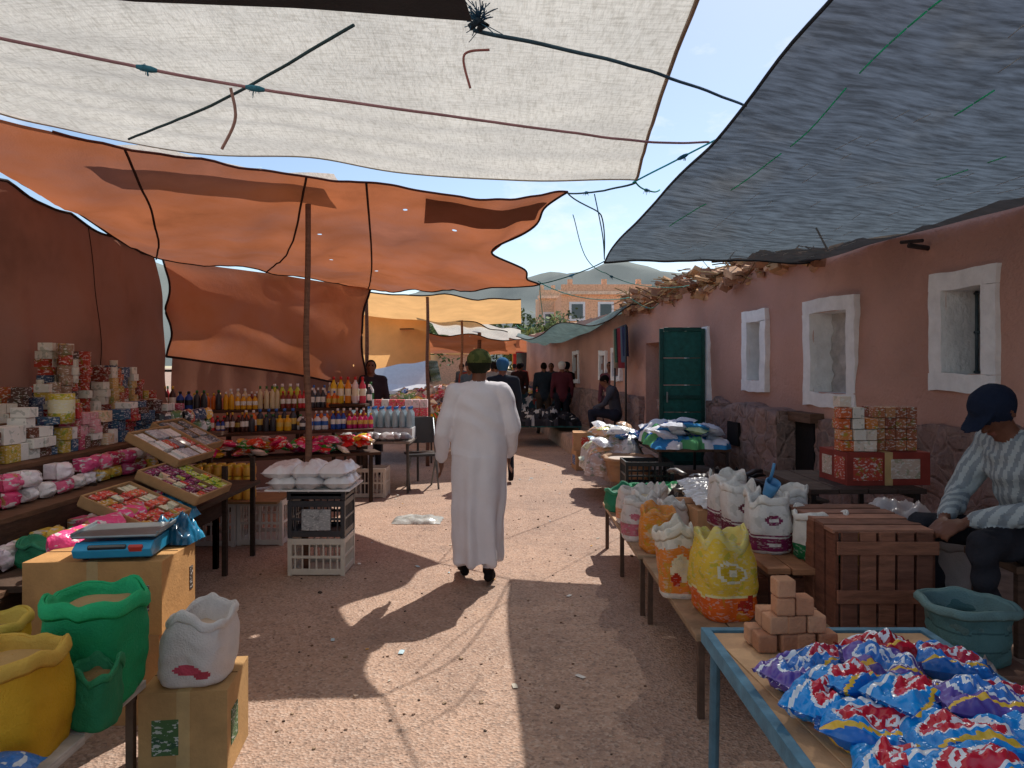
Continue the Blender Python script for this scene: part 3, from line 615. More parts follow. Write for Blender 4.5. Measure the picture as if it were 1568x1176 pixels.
rope('green_cord',[(.3,7.9,2.5),(.4,10.5,2.35),(.1,14,2.4)],.006,'3fa090',.12,1); rope('green_cord',[(.5,6.0,2.85),(.9,7.0,2.5),(2.3,9.5,2.66)],.005,'3fa090',.05,1)
b=B('knotted_tassel')
for k in range(70):
    d=Vector((R.gauss(-.1,.35),R.gauss(0,.3),R.gauss(.5,.4))).normalized()*R.uniform(.03,.08); b.tube([(-.1,2.25,2.66),V3(-.1,2.25,2.66)+d*.5+V3(R.uniform(-.008,.008),0,0),V3(-.1,2.25,2.66)+d+V3(R.uniform(-.02,.02),0,-.008)],.0016,R.choice(['2a5070','3a6a88','22405a']),'rope',4)
b.tube([(-.13,2.25,2.645),(-.105,2.25,2.665),(-.08,2.26,2.655),(-.1,2.25,2.64)],.012,'2a3a48','rope',8); b.done()
# ---------------------------------------------------------------- sacks and goods
def sack(name,loc,r,h,col,rim=None,fill=None,bands=(),label=None,mat='woven',n=72,seed=None,lean=(0,0),sy=1,fillh=.8,ragged=.06,rz=0,flare=1.02):
    seed=R.random()*40 if seed is None else seed; b=B(name,loc,rz); rim=rim or col
    prof=[]; K=34
    for i in range(K+1):
        t=i/K; rr=r*(.93+.12*math.sin(math.pi*min(1,t*1.0+.02))) 
        if t<.05: rr*=.9+.1*(t/.05)**.5
        if t>.7: rr*=lerp(1,flare,(t-.7)/.3)
        prof.append((rr,t*h,'o'))
    rr=prof[-1][0]; prof+=[(rr*1.03,h*1.02,'r'),(rr*1.08,h*1.015,'r'),(rr*1.13,h*.97,'r'),(rr*1.12,h*.90,'r'),(rr*1.06,h*.86,'r'),(rr*1.03,h*.90,'r')]
    prof+=[(rr*.99,h*1.0,'r'),(rr*.95,h*1.0,'r'),(rr*.92,h*.95,'r'),(rr*.90,h*fillh,'r'),(rr*.6,h*(fillh+.05),'f'),(rr*.3,h*(fillh+.08),'f'),(.002,h*(fillh+.09),'f')]
    vs=[];fs=[];cs=[]; C=H(col);RC=H(rim); FC=H(fill) if fill else RC
    rg=lambda v:1-2*abs(v)
    for k in range(n):
        t=2*math.pi*k/n; ct,st=math.cos(t),math.sin(t); f=(abs(ct)**3.2+abs(st)**3.2)**(-1/3.2)*.94
        zr=ragged*h*1.5*nz(ct*1.3+seed,st*1.3,5)+ragged*.25*h*nz(ct*3+seed,st*3,5); r1=.05*nz(ct*2.6+seed,st*2.6,8)
        for i,(pr,pz,tg) in enumerate(prof):
            zz=pz/h; q=1+.15*nz(ct*1.4+seed,st*1.4,zz*1.5)+.03*rg(nz(ct*2.0+seed,st*2.0,zz*4+ct*1.5))+.03*math.sin(zz*16+5*nz(ct*1.6+seed,st*1.6,zz*2))*max(0,.9-zz)+.012*nz(ct*7,st*7+seed,zz*5)
            if tg=='r': q+=r1
            if tg=='f': q=1
            z=pz+(zr*(min(1,max(0,(zz-.5)/.45))) if tg!='f' else 0)
            vs.append(Vector((pr*f*ct*q+lean[0]*zz*zz,pr*f*st*q*sy+lean[1]*zz*zz,z)))
    m=len(prof)
    for i in range(m-1):
        tg=prof[i+1][2]
        for k in range(n):
            k2=(k+1)%n; fs.append((k*m+i,k2*m+i,k2*m+i+1,k*m+i+1)); z=(prof[i][1]+prof[i+1][1])/2/h; th=2*math.pi*(k+.5)/n
            c=C
            if tg=='o':
                for z0,z1,bc in bands:
                    if z0+.05*nz(th*1.5,seed)<=z<=z1+.05*nz(th*1.5,seed): c=H(bc)
                if label:
                    for (ang,zc,wa,wz,lc) in label:
                        da=(th-math.radians(ang)+math.pi)%(2*math.pi)-math.pi
                        if (da/wa)**2+((z-zc)/wz)**2<1: c=H(lc)
            elif tg=='r': c=RC
            else: c=FC
            cs.append(c)
    b.add(vs,fs,cs,mat,True); return b.done()
def table(name,x0,x1,y0,y1,z,top='8a6a4a',leg='4a4038',th=.03,mat='wood',planks=4,lz=0):
    b=B(name,((x0+x1)/2,(y0+y1)/2,lz)); w,d=(x1-x0),(y1-y0); z-=lz; along=w>=d
    for i in range(planks):
        t=(i+.5)/planks-.5
        if along: b.box((0,t*d,z-th/2+R.uniform(-.002,.002)),(w+R.uniform(-.02,.02),d/planks-.008,th),top,mat)
        else: b.box((t*w,0,z-th/2+R.uniform(-.002,.002)),(w/planks-.008,d+R.uniform(-.02,.02),th),top,mat)
    for a in (-1,1):
        for c in ((-1,0,1) if max(w,d)>1.6 else (-1,1)):
            p=(a*(w/2-.04),c*(d/2-.05)) if not along else (c*(w/2-.05),a*(d/2-.04))
            b.box((p[0],p[1],(z-th)/2),(.03,.03,z-th),leg,'paintmetal')
        if along: b.box((0,a*(d/2-.04),z-th-.02),(w-.06,.025,.035),leg,'paintmetal')
        else: b.box((a*(w/2-.04),0,z-th-.02),(.025,d-.06,.035),leg,'paintmetal')
    return b.done(bevel=.003)
def carton(name,loc,sz,rz=0,col='b08a5c',label=None):
    b=B(name,loc,rz); x,y,z=sz; b.box((0,0,z/2),(x,y,z),col,'card')
    b.box((0,0,z/2),(.05,y+.003,z+.003),'c0a070','card'); b.box((0,-.0,z+.001),(x*.98,.004,.003),'5a4028','card')
    for (cx,cz,w_,h_,lc) in (label or []):
        b.box((cx*x,-y/2-.0015,cz*z),(w_*x,.003,h_*z),lc,'pbox'); b.box((x/2+.0015,cx*y,cz*z),(.003,w_*y,h_*z),lc,'pbox'); b.box((-x/2-.0015,cx*y,cz*z),(.003,w_*y,h_*z),lc,'pbox')
    return b.done(bevel=.006)
def bottle(b,p,h,r,col,capc,mat='plastic',lab=None):
    prof=[(.001,0),(r*.95,.0),(r,.01),(r,h*.28),(r*1.005,h*.29,lab or col),(r*1.005,h*.55,lab or col),(r,h*.56),(r*.95,h*.68),(r*.38,h*.82),(r*.36,h*.88),(r*.44,h*.881,capc),(r*.42,h,capc),(.001,h,capc)]
    b.lathe(p,prof,col,mat,10)
b=B('blue_metal_table',(1.04,1.72,0)); b.box((0,0,.685),(.72,1.56,.012),'c9a17a','card'); 
for sx in (-1,1): b.box((sx*.372,0,.675),(.03,1.62,.05),'4f7f96','paintmetal')
for sy in (-1,1): b.box((0,sy*.795,.675),(.715,.03,.05),'4f7f96','paintmetal')
for sx in (-1,1):
    for sy in (-1,1): b.tube([(sx*.355,sy*.74,.65),(sx*.36,sy*.76,0)],.018,'4a6a7a','paintmetal',8)
b.box((-.12,.3,.6935),(.4,.7,.004),'d4ac82','card',rot=(0,0,.1)); b.done(bevel=.004)
b=B('soap_bar_stack',(.90,2.36,.697),.08)
bw_=.062
for k,rows in enumerate(((-1.5,-.5,.5,1.5),(-1,0,1),(-.6,.4),(-.5,))):
    for d_ in range(2 if k<2 else 1):
        for t in rows: b.box((t*bw_*1.04+R.uniform(-.005,.005),d_*bw_*1.1-.02,bw_*(k+.5)*.93),(bw_*R.uniform(.95,1.02),bw_,bw_*.9),R.choice(['c08a68','b98262','c79472']),'matte',rot=(0,0,R.uniform(-.14,.14)))
b.done(bevel=.006)
def detcol(base,dark,mid,sd):
    A,Dk,Md,W,Y=H(base),H(dark),H(mid),H('eef2f6'),H('f0c040')
    def f(u,v):
        x=u-.5; y=v-.5+.06*math.sin(u*5+sd)
        if .9<abs(2*u-1): return Dk
        d=(x/.33)**2+(y/.20)**2
        if d<1:
            if abs(y)<.07 and abs(x)<.24:
                k=(x+.24)/.16; fx=k-math.floor(k)-.5; rr=math.hypot(fx*1.3,y/.075*.5)
                return W if .22<rr<.52 else Md
            return Md
        if d<1.25: return W
        if y>.16 and abs(y-.26+.25*x)<.035: return W
        if y<-.27+.3*x and y>-.33+.3*x: return Y
        return Dk if y<-.36 else A
    return f
BL=lambda s:detcol('1494e4','0f70c8','d02038',s); RD=lambda s:detcol('c81830','a01828','b01028',s); PU=lambda s:detcol('6a54a8','5a4898','3a80d0',s); B2=lambda s:detcol('1a7cd4','1466b8','c02a48',s)
i=0
for (x,y,z,rx,ry,rz_,cf,w_,h_) in ((.80,2.05,.735,.05,.1,.5,PU,.22,.16),(.95,2.14,.735,.1,-.05,-.2,B2,.23,.16),(1.12,2.2,.745,.0,.0,.08,RD,.24,.16),(1.27,2.12,.74,.0,.05,-.3,B2,.22,.16),(.80,1.88,.74,.1,.0,.9,BL,.23,.17),(.91,1.93,.765,-.1,.15,.3,BL,.24,.17),(1.03,2.03,.765,.15,.1,-.3,PU,.22,.16),(.86,1.74,.74,.05,.05,-.5,BL,.25,.18),(.99,1.80,.785,.0,.1,.5,BL,.24,.17),(1.0,1.62,.77,.05,-.1,-.2,BL,.26,.19),(1.22,1.86,.75,.05,0,.1,B2,.26,.18),(1.34,1.76,.765,.05,0,.3,BL,.24,.17),(1.22,1.64,.77,0,.1,.2,BL,.26,.19),(.82,1.55,.74,0,.1,1.2,BL,.25,.18),(1.12,1.42,.775,0,0,.4,BL,.26,.18),(1.34,1.52,.75,.05,.05,-.4,B2,.25,.18),(.93,1.46,.78,.1,0,.1,BL,.26,.18),(1.12,1.74,.80,.05,.1,-.15,PU,.22,.16)):
    bb=B('detergent_bag',(x,y,z)); bb.pillow((0,0,0),(w_,h_,.075),cf(i*1.7),'glossy',(rx,ry,rz_),60,40,seed=i*3.1,wr=.8); bb.done(); i+=1
table('wooden_market_bench',.82,1.55,3.28,4.6,.40,'a08468','5a4438'); table('wooden_market_bench',.80,1.5,4.66,6.5,.40,'b09478','5a4438')
sack('chicken_feed_sack',(1.03,3.55,.4),.145,.40,'f0cc48','f4e488','d8b868',[(0,.30,'ec6a20'),(.30,.33,'f4e8a8')],[(268,.60,.50,.13,'f0ecd0'),(268,.60,.38,.10,'d8b828'),(268,.60,.16,.05,'f0ecd0'),(290,.2,.28,.07,'b83020'),(300,.26,.10,.07,'b83020')],mat='wovenp',seed=3,ragged=.16,rz=.1,lean=(-.02,0),flare=.86)
sack('feed_sack',(.875,3.86,.4),.10,.34,'f0eadc','f4ecdc','d8b890',[(.1,.75,'f09038')],[(270,.45,.5,.2,'f4e8c0'),(255,.3,.25,.1,'c83818')],mat='wovenp',seed=5,ragged=.2,lean=(-.02,.0))
sack('orange_sack',(.955,4.78,.4),.12,.27,'f49a34','f8ac58','c88a50',[],[(250,.5,.4,.15,'f8c890')],mat='wovenp',seed=6,ragged=.15,flare=.9)
for (x,y,c1,c2,hh,rr) in ((.86,5.1,'f0e8e4','d8788c',.28,.10),(.98,5.25,'f4f0ea','d8c0b8',.32,.11),(.90,5.65,'ece2dc','e89a70',.26,.10),(1.10,5.0,'f4ece4','c05070',.28,.10),(1.1,5.6,'f0eae2','a83a60',.28,.11)):
    sack('flour_sack',(x,y,.4),rr,hh,c1,'f4f0ea','e0d0b0',[(.15,.45,c2)],[(260,.62,.4,.08,c2)],mat='wovenp',ragged=.16,lean=(R.uniform(-.03,.03),0),flare=.95)
sack('green_cloth_sack',(.93,6.15,.4),.15,.18,'2f8a68','3f9a78','3a6a50',ragged=.3); sack('rice_sack',(1.14,6.2,.4),.14,.2,'ece8e0','2f9a70','e0d0b8',ragged=.2)
carton('open_carton',(1.36,5.05,.4),(.34,.5,.26),.1,'c99a70'); b=B('plastic_bag_pile',(1.36,5.05,.66),.1)
for k in range(7): b.pillow((R.uniform(-.02,.02),-.22+k*.075,.03+.012*k),(.3,.13,.06),'ecebea','clear',(.25,0,R.uniform(-.1,.1)),wr=.5)
b.done()
table('wooden_stand',1.24,1.72,3.55,4.6,.62,'a07050','4a3028')
def label_sack(x,y,c2,hh=.29,rr=.115,sd=0): sack('semolina_sack',(x,y,.62),rr,hh,'f0ece8','f4f1ec','e8dcc0',[(.06,.30,c2),(.33,.36,c2)],[(268,.62,.38,.09,c2),(268,.18,.30,.035,'f4f0ec'),(268,.62,.24,.035,'f4f0ec')],mat='wovenp',seed=sd,ragged=.17,lean=(R.uniform(-.02,.02),0),flare=.94)
label_sack(1.37,3.92,'8a2a5a',sd=8); label_sack(1.34,4.25,'7a2848',sd=9); label_sack(1.57,4.2,'9a2a50',sd=10); label_sack(1.33,4.52,'8a3050',.31,sd=12)
sack('rice_sack',(1.57,3.74,.62),.12,.24,'f0ece4','f6f2ec','e8dcc0',[(0,.36,'1c7a48')],[(262,.66,.4,.07,'a8406a'),(275,.5,.25,.05,'d8b040')],mat='wovenp',seed=13,ragged=.14)
b=B('blue_scoop',(1.40,3.98,.92)); b.lathe((0,0,0),[(.03,-.02),(.038,.03),(.042,.07),(.036,.065),(.025,-.01)],'4a88b8','plastic',12,rot=(.5,.2,0)); b.tube([(0,0,.05),(.01,-.03,.12),(.015,-.035,.16)],.009,'4a88b8','plastic',8); b.done()
b=B('wooden_crate',(1.70,3.62,.0))
for k in range(5): b.box((-.17+.085*k,-.3,.58),(.072,.018,.54),R.choice(['7a5040','8a5c48','6c4638']),'wood',rot=(0,R.uniform(-.015,.015),0)); b.box((-.22,-.24+.12*k,.58),(.018,.1,.54),R.choice(['6a4030','7a4c38']),'wood'); b.box((.22,-.24+.12*k,.58),(.018,.1,.54),'6a4030','wood')
for k in range(5): b.box((R.uniform(-.01,.01),-.24+.12*k,.85+.002*k),(.46,.100,.018),R.choice(['8a6050','9a6c58','7c5444']),'wood',rot=(0,0,R.uniform(-.03,.03)))
for zz in (.36,.56,.78): b.box((0,-.315,zz),(.46,.014,.06),'8a5c48','wood')
b.done(bevel=.003)
b=B('wooden_crate',(1.36,3.72,0))
for k in range(4): b.box((-.2+.13*k,0,.27),(.12,.02,.54),R.choice(['6a4434','7a5040']),'wood')
for zz in (.1,.5): b.box((0,-.02,zz),(.56,.02,.07),'6a4030','wood')
b.done(bevel=.003)
b=B('wooden_box',(1.80,2.88,.3)); b.box((0,0,.07),(.34,.30,.13),'7a5848','wood'); b.box((0,0,.142),(.36,.32,.015),'8a6858','wood'); b.done(bevel=.004)
sack('teal_woven_basin',(1.79,2.88,.45),.135,.23,'5a8486','7a9c9c','8a7a6c',[(.3,.33,'406468'),(.6,.63,'406468')],fillh=.5,flare=1.2,ragged=.06)
b=B('plastic_bag_pile',(1.62,2.62,.3)); b.heap((0,0,0),.36,.3,.22,['c8b8b0','d8ccc4','b8a8a0'],'clear'); b.done()
table('dark_table',1.75,2.45,4.3,5.1,.88,'4a3a34','2a2220',lz=.28)
carton('juice_carton',(2.28,4.62,.88),(.52,.36,.2),.05,'8a3830',[(-.25,.5,.35,.7,'b84838'),(.2,.5,.35,.6,'c8b0a0')])
b=B('small_box_stack',(2.12,4.55,1.08))
for k in range(5):
    for t in range(3 if k<3 else (2 if k<4 else 1)): b.box((-.06+t*.075+R.uniform(-.006,.006),R.uniform(-.02,.02),.034+.068*k),(.07,.11,.064),R.choice(['d8c8b8','e0d8cc','d08040','c86030']),'pbox',rot=(0,0,R.uniform(-.15,.15)))
b.done(bevel=.002)
b=B('can_stack',(2.40,4.62,1.08))
for k in range(4):
    for t in range(4):
        for d_ in range(2): b.box((-.12+.066*t,-.05+.09*d_,.034+.068*k),(.062,.085,.064),R.choice(['9a5a40','aa6a48','8a4a38','b88058']),'pbox')
b.done(bevel=.002)
carton('small_carton',(1.98,4.35,.3),(.4,.3,.34),.2,'9a7258'); carton('small_carton',(2.1,4.05,.3),(.34,.3,.46),.1,'a8804c'); b=B('plastic_bag_pile',(2.12,4.02,.76)); b.heap((0,0,0),.34,.26,.12,['d0c8c8','c0b8b8','dcd4d4'],'clear'); b.done()
sack('white_bag',(2.42,4.1,.3),.14,.34,'b8b0b0',ragged=.2)
b=B('wooden_stool',(2.42,3.42,.3))
b.box((0,0,.40),(.38,.38,.035),'6a5040','wood')
for a in (-1,1):
    for c_ in (-1,1): b.box((a*.15,c_*.15,.19),(.035,.035,.38),'5a4438','wood')
    b.box((a*.15,0,.15),(.025,.28,.03),'5a4438','wood')
b.done(bevel=.004)
b=B('shoe_pile',(1.95,6.3,.3)); b.heap((0,0,0),1.1,1.2,.35,['202024','2c2a2c','3a3230','4a4444','18181c'],'cloth',40,34,9)
for k in range(60):
    p=V3(R.uniform(-.5,.5),R.uniform(-.55,.55),R.uniform(.2,.34)); a=R.uniform(0,6.28); d=V3(math.cos(a),math.sin(a),R.uniform(-.3,.3))*.1
    b.tube([p-d,p-d*.3+V3(0,0,.015),p+d*.5,p+d],[.032,.036,.034,.02],R.choice(['1c1c20','2e2a2c','44403e','5a5450','16161a']),'plastic',8,flat=.6)
b.done()
b=B('folded_cloth',(1.75,7.5,.32)); b.heap((0,0,0),.6,.5,.1,['3a8a5a','e0e0d0','d8d040','2a6a48'],'cloth'); b.done()
table('low_table',1.55,2.35,7.8,9.3,.72,'5a4438','3a3030',lz=.28)
b=B('clothes_pile',(1.95,8.55,.72)); b.heap((0,0,0),.85,1.5,.2,['2a5aa8','e8e8ea','3a8ac0','60a870','d8dce4'],'cloth',50,60,4)
for k in range(26): b.pillow((R.uniform(-.32,.32),R.uniform(-.6,.6),.06+.16*R.random()),(.3,.24,.09),R.choice(['2a5aa8','e8e8ea','3a8ac0','70b080','d8dce4','204a80','c8e0b0','90c8d8','f0f0f0']),'cloth',(R.uniform(-.35,.35),R.uniform(-.35,.35),R.uniform(0,3)),9,7,wr=.6)
b.done()
b=B('fruit_crate',(1.45,7.9,.3)); b.crate((0,0,0),(.5,.4,.3),'22262a'); b.done()
sack('wicker_basket',(1.35,8.5,.28),.24,.28,'b08a6a','c09a78','e0d0c0',flare=1.2,fillh=.9)
b=B('wrapped_bread_pile',(1.3,9.3,.3))
for k in range(46):
    z=.06+.5*R.random()**1.4; b.pillow((R.uniform(-.3,.3)*(1.2-z),R.uniform(-.5,.5)*(1.2-z),z),(.28,.18,.1),R.choice(['e8e6e0','f0f0f0','d8ead0','c8d840','60a8c0','f0d8a0','e8b890','2f7ab0']),'film',(R.uniform(-.5,.5),R.uniform(-.5,.5),R.uniform(0,3)),8,6)
b.heap((0,0,0),.8,1.2,.45,['d8d0c8','c8b0a0'],'film'); b.done()
carton('banana_carton',(1.22,11.5,0),(.5,.4,.3),.1,'b88a60',[(0,.5,.6,.5,'2a4a80')]); carton('banana_carton',(1.20,11.52,.3),(.48,.4,.28),-.05,'c09268',[(0,.5,.5,.5,'c83a28')])
table('display_table',.0,1.4,14.6,16.2,.42,'2f5a58','2f5a58'); b=B('shoe_pile',(.7,15.4,.42)); b.heap((0,0,0),1.4,1.6,.3,['18181c','2a2a30','3a3a40','b0b0b0','202428'],'cloth',50,50,9); b.done()
table('display_table',.1,1.2,17.4,19.5,.6,'2a6a78','2f5a58'); b=B('clothes_pile',(.6,18.4,.6)); b.heap((0,0,0),1.1,2,.35,['26404a','b8b8b8','58707a','303840','8a3030'],'cloth',40,50,9); b.done()
b=B('hanging_clothes',(2.0,12.6,0))
b.tube([(-.1,-.4,2.3),(-.1,.9,2.3)],.015,'444444','metal')
for k in range(6): b.grid(lambda u,v,k=k:V3(-.1+.05*math.sin(u*9+k)+.02*v,-.35+k*.22+.18*u,2.28-v*(.5+.1*(k%3))),8,8,['3a3f58','5a6a78','8a3a40','2a2a30','4a6a58','b8a890'][k],'cloth')
b.tube([(-.1,-.4,2.3),(-.1,-.4,.3)],.018,'444444','metal'); b.tube([(-.1,.9,2.3),(-.1,.9,.3)],.018,'444444','metal'); b.done()
# vehicles
b=B('white_van',(-3.3,20,0)); 
sec=[[( -1,0,.4),(1,0,.4),(1,0,.95),(-1,0,.95)],[(-1,.3,.35),(1,.3,.35),(1,.3,1.12),(-1,.3,1.12)],[(-1,1.0,.35),(1,1,.35),(.82,1.0,1.95),(-.82,1.0,1.95)],[(-1,4.6,.35),(1,4.6,.35),(.82,4.6,2.0),(-.82,4.6,2.0)]]
V_=[p for s_ in sec for p in s_]; F_=[(3,2,1,0)]
for j in range(3):
    for k in range(4): F_.append((j*4+k,j*4+(k+1)%4,(j+1)*4+(k+1)%4,(j+1)*4+k))
F_.append((12,13,14,15)); b.add(V_,F_,'e0e2e4','plastic')
b.add([(-.82,.40,1.2),(.82,.40,1.2),(.72,.93,1.85),(-.72,.93,1.85)],[(0,1,2,3)],(.03,.04,.05),'glass'); b.add([(.985,1.1,1.15),(.985,4,1.15),(.85,4,1.8),(.85,1.2,1.8)],[(0,1,2,3)],(.03,.04,.05),'glass')
for a in (-1,1):
    b.lathe((a*.7,-.02,.72),[(.001,-.02),(.13,-.015),(.12,.02),(.001,.03)],'e8e8f0','glass',12,rot=(1.57,0,0)); 
    for yy in (.8,3.7): b.lathe((a*.92,yy,.33),[(.001,-.1),(.3,-.1),(.33,-.06),(.33,.06),(.3,.1),(.18,.1,'909090'),(.001,.08,'909090')],'181818','gen',18,rot=(0,1.57*a,0))
b.box((0,-.05,.5),(1.9,.12,.2),'404448','plastic'); b.box((0,-.03,.8),(.9,.05,.12),'303030','plastic'); b.done(bevel=.05)
b=B('red_truck',(.1,33,0))
b.box((1.1,1.2,1.5),(2.3,2.2,1.9),'c02018','plastic'); b.box((1.1,4.6,1.9),(2.4,4.6,2.4),'d8a028','plastic'); b.box((1.1,.08,1.85),(2.0,.06,.8),(.03,.04,.05),'glass'); b.box((1.1,.05,.75),(2.3,.2,.4),'d8c030','plastic'); b.box((1.1,.05,1.2),(1.6,.08,.2),'e8e8e8','plastic'); b.box((1.1,1.1,2.55),(1.2,.5,.2),'f0b020','plastic')
for a in (.1,2.1):
    b.lathe((a,-.02,1.0),[(.001,-.02),(.14,-.015),(.12,.02),(.001,.03)],'e8e8f0','glass',12,rot=(1.57,0,0))
    for yy in (1,5): b.lathe((a,yy,.45),[(.001,-.15),(.4,-.15),(.45,-.1),(.45,.1),(.4,.15),(.001,.15)],'181818','gen',18,rot=(0,1.57,0))
b.done(bevel=.08)
# ---------------------------------------------------------------- left side
b=B('stepped_counter',(-2.9,4.4,0))
for k,(x,z,ln) in enumerate(((.42,.58,2.9),(.12,.82,2.9),(-.18,1.02,4.0),(-.48,1.24,4.2))):
    yo=(ln-2.9)/2; b.box((x,yo,z-.015),(.34,ln,.03),'6a4c38','wood'); b.box((x+.16,yo,z-.1),(.015,ln-.02,.14),'4a3428','wood')
    for yy in (-1.4,-.5,.5,1.4,ln-1.5): b.box((x+.13,yy,z/2-.02),(.04,.04,z-.04),'3a2c24','wood')
b.done(bevel=.003)
PK=['d83a70','e8608a','f0e0e6','d84a80','e8b0c0','f4e8ec','e8c050','b82450','f8f0f0','c84878']
def packs(name,loc,n,dy,sz,pal,rows=1,st=.9):
    b=B(name,loc)
    for k in range(n):
        for t in range(rows):
            if R.random()<.06: continue
            s=[q*R.uniform(.82,1.1) for q in sz]; c=R.choice(pal)
            b.pillow((R.uniform(-.02,.02),k*dy+R.uniform(-.015,.015),sz[1]*.5+sz[1]*st*t),s,c,'film',(1.5+R.uniform(-.25,.15),R.uniform(-.12,.12),1.57+R.uniform(-.3,.3)),12,9,wr=.25)
            b.box((R.uniform(-.02,.0)-.02,k*dy,sz[1]*.5+sz[1]*st*t),(s[2]*.72,s[0]*.80,s[1]*.84),c,'film',rot=(0,0,R.uniform(-.2,.2)))
    b.done(bevel=.012)
packs('pink_diaper_pack_row',(-2.52,2.98,.58),16,.17,(.16,.14,.11),PK,1)
packs('pink_packet_row',(-2.78,2.95,.82),18,.155,(.15,.10,.11),PK,2)
b=B('biscuit_box_row',(-3.08,4.3,1.02))
y=-1.35
while y<2.3:
    w_=R.choice((.06,.08,.1,.13)); h_=R.choice((.05,.065,.085,.11)); c=R.choice(['b84a68','e8dcd8','d8b898','a83a3a','e0a0a8','e8e0d8','805040','c8a848','3a5a78','e8e4dc','5a3028','50705a'])
    t=0; lim=R.uniform(.12,.3)
    while h_*(t+1)<lim+.05:
        b.box((R.uniform(-.03,.03),y+w_/2,h_*(t+.5)),(.12,w_*.95,h_*.96),c if R.random()<.75 else R.choice(['e8e0d8','c03a3a','6a4030']),'pbox',rot=(0,0,R.uniform(-.15,.15))); t+=1
    y+=w_+R.choice((0,.01,.03))
b.done(bevel=.003)
b=B('tin_can_display',(-3.38,4.6,1.24))
for rowx in (0.07,-.07):
    y=-1.35
    while y<2.1:
        hi=(.50 if .75<y<1.05 else .36 if 1.2<y<1.75 else R.choice((.1,.16,.22)))+(.04 if rowx<0 else 0); w_=R.choice((.055,.07,.085,.1)); h_=R.choice((.05,.06,.075,.09)); z=0; c=R.choice(['a83a28','b89040','d8ccb8','7a3020','b05830','a89880','8a2820','c8a060','987860','40506a','5a4038'])
        rd=R.random()<.35
        while z+h_<hi+.04:
            cc=c if R.random()<.7 else R.choice(['a83a28','d8d0c0','b89840'])
            if rd: b.lathe((rowx+R.uniform(-.01,.01),y+w_/2,z),[(.001,0),(w_*.46,0),(w_*.47,.004),(w_*.47,h_-.008),(w_*.46,h_-.002),(.001,h_-.002,'a0a0a0')],cc,'pbox',12)
            else: b.box((rowx+R.uniform(-.015,.015),y+w_/2,z+h_/2),(.1,w_*.95,h_*.97),cc,'pbox',rot=(0,0,R.uniform(-.2,.2)))
            z+=h_
        y+=w_+R.choice((0,.01,.05))
b.done()
b=B('yellow_tin',(-3.05,4.95,1.22)); b.lathe((0,0,0),[(.001,0),(.08,0),(.08,.07,'c8b040'),(.081,.16,'e0d8b0'),(.08,.2,'c8b040'),(.001,.2,'d0c8a0')],'c8b040','pbox',20); b.done()
def tray(name,x,y,z,w,d,tilt,rz,pal,n,m):
    b=B(name,(x,y,z),rz); mt=Euler((0,tilt,0)).to_matrix()
    def bx(c,s,col,mat,r=0): b.box(mt@Vector(c),s,col,mat,rot=(0,tilt,r))
    bx((0,0,0),(w,d,.015),'9a7a54','card')
    for a in (-1,1): bx((0,a*d/2,.03),(w,.014,.06),'a8845c','card'); bx((a*w/2,0,.03),(.014,d,.06),'a8845c','card')
    for a in range(1,3): bx((0,-d/2+d*a/3,.025),(w,.008,.05),'8a6a48','card')
    for g in range(3):
        cg=[R.choice(pal) for _ in range(2)]
        for i in range(n):
            for j in range(m//3):
                if R.random()<.07: continue
                bx((-w/2+w*(i+.5)/n,-d/2+d*(g+(j+.5)/(m//3))/3,.03+R.uniform(-.006,.012)),(w/n*.82,d/m*.8,.035),cg[i%2] if R.random()<.85 else R.choice(pal),'pbox',R.uniform(-.12,.12))
    b.done(bevel=.003)
tray('candy_tray',-2.22,4.95,.80,.42,.55,.42,0,['c83a38','e8c0a0','d8d0b0','8a3060','b8c040','e07030'],6,12)
tray('candy_tray',-2.24,4.35,.74,.42,.52,.42,0,['d84a40','e8e0c0','c89040','e86a50','f0e8e0'],6,9)
tray('magazine_tray',-2.5,5.35,1.0,.4,.6,.5,0,['b8b8c0','d8d4d0','8a8a94','c84a40','e8e4e0'],3,6)
tray('magazine_tray',-2.65,5.95,1.02,.4,.5,.5,0,['6a7078','a8a8a8','c8c4c0','d89a50'],3,6)
b=B('display_rack',(-2.45,5.6,0))
for yy in (-.8,0,.6):
    for xx in (-.3,.25): b.box((xx,yy,.42),(.035,.035,.84),'3a2c24','wood')
b.box((0,-.1,.62),(.6,1.5,.03),'4a382c','wood'); b.done()
packs('packet_row',(-2.85,6.0,1.0),8,.12,(.12,.12,.07),['3a4a6a','d8d8d8','c0403a','e8b850','5a7a4a','2a2a30'],2)
b=B('side_shelf',(-2.85,6.4,0)); b.box((0,0,.98),(.3,1.1,.03),'5a4436','wood')
for a in(-.5,.5): b.box((0,a,.48),(.04,.04,.96),'4a3628','wood')
b.done()
b=B('crumpled_blue_bag',(-2.22,4.75,.62)); b.heap((0,0,0),.3,.25,.16,['2a7ab0','3a9ac8','1f6090'],'glossy'); b.done()
sack('green_bag',(-2.38,3.75,.58),.12,.14,'2f8a62','3f9a72',ragged=.35)
b=B('pink_diaper_pack',(-2.2,3.95,.6))
for (y,x) in ((0,0),(-.32,.02),(.28,-.02)): b.pillow((x,y,.1),(.3,.2,.17),R.choice(['e8307a','f04a8a']),'film',(1.45,0,1.4),16,12)
b.box((-.1,0,-.02),(.34,1.2,.03),'4a382c','wood'); b.done()
b=B('white_plastic_crate',(-2.5,6.75,0)); b.crate((-.18,0,0),(.42,.5,.40),'c8c0ba'); b.crate((.24,.05,0),(.40,.5,.40),'d0c8c0'); b.done()
b=B('honey_jar_stack',(-2.5,6.7,.40)); 
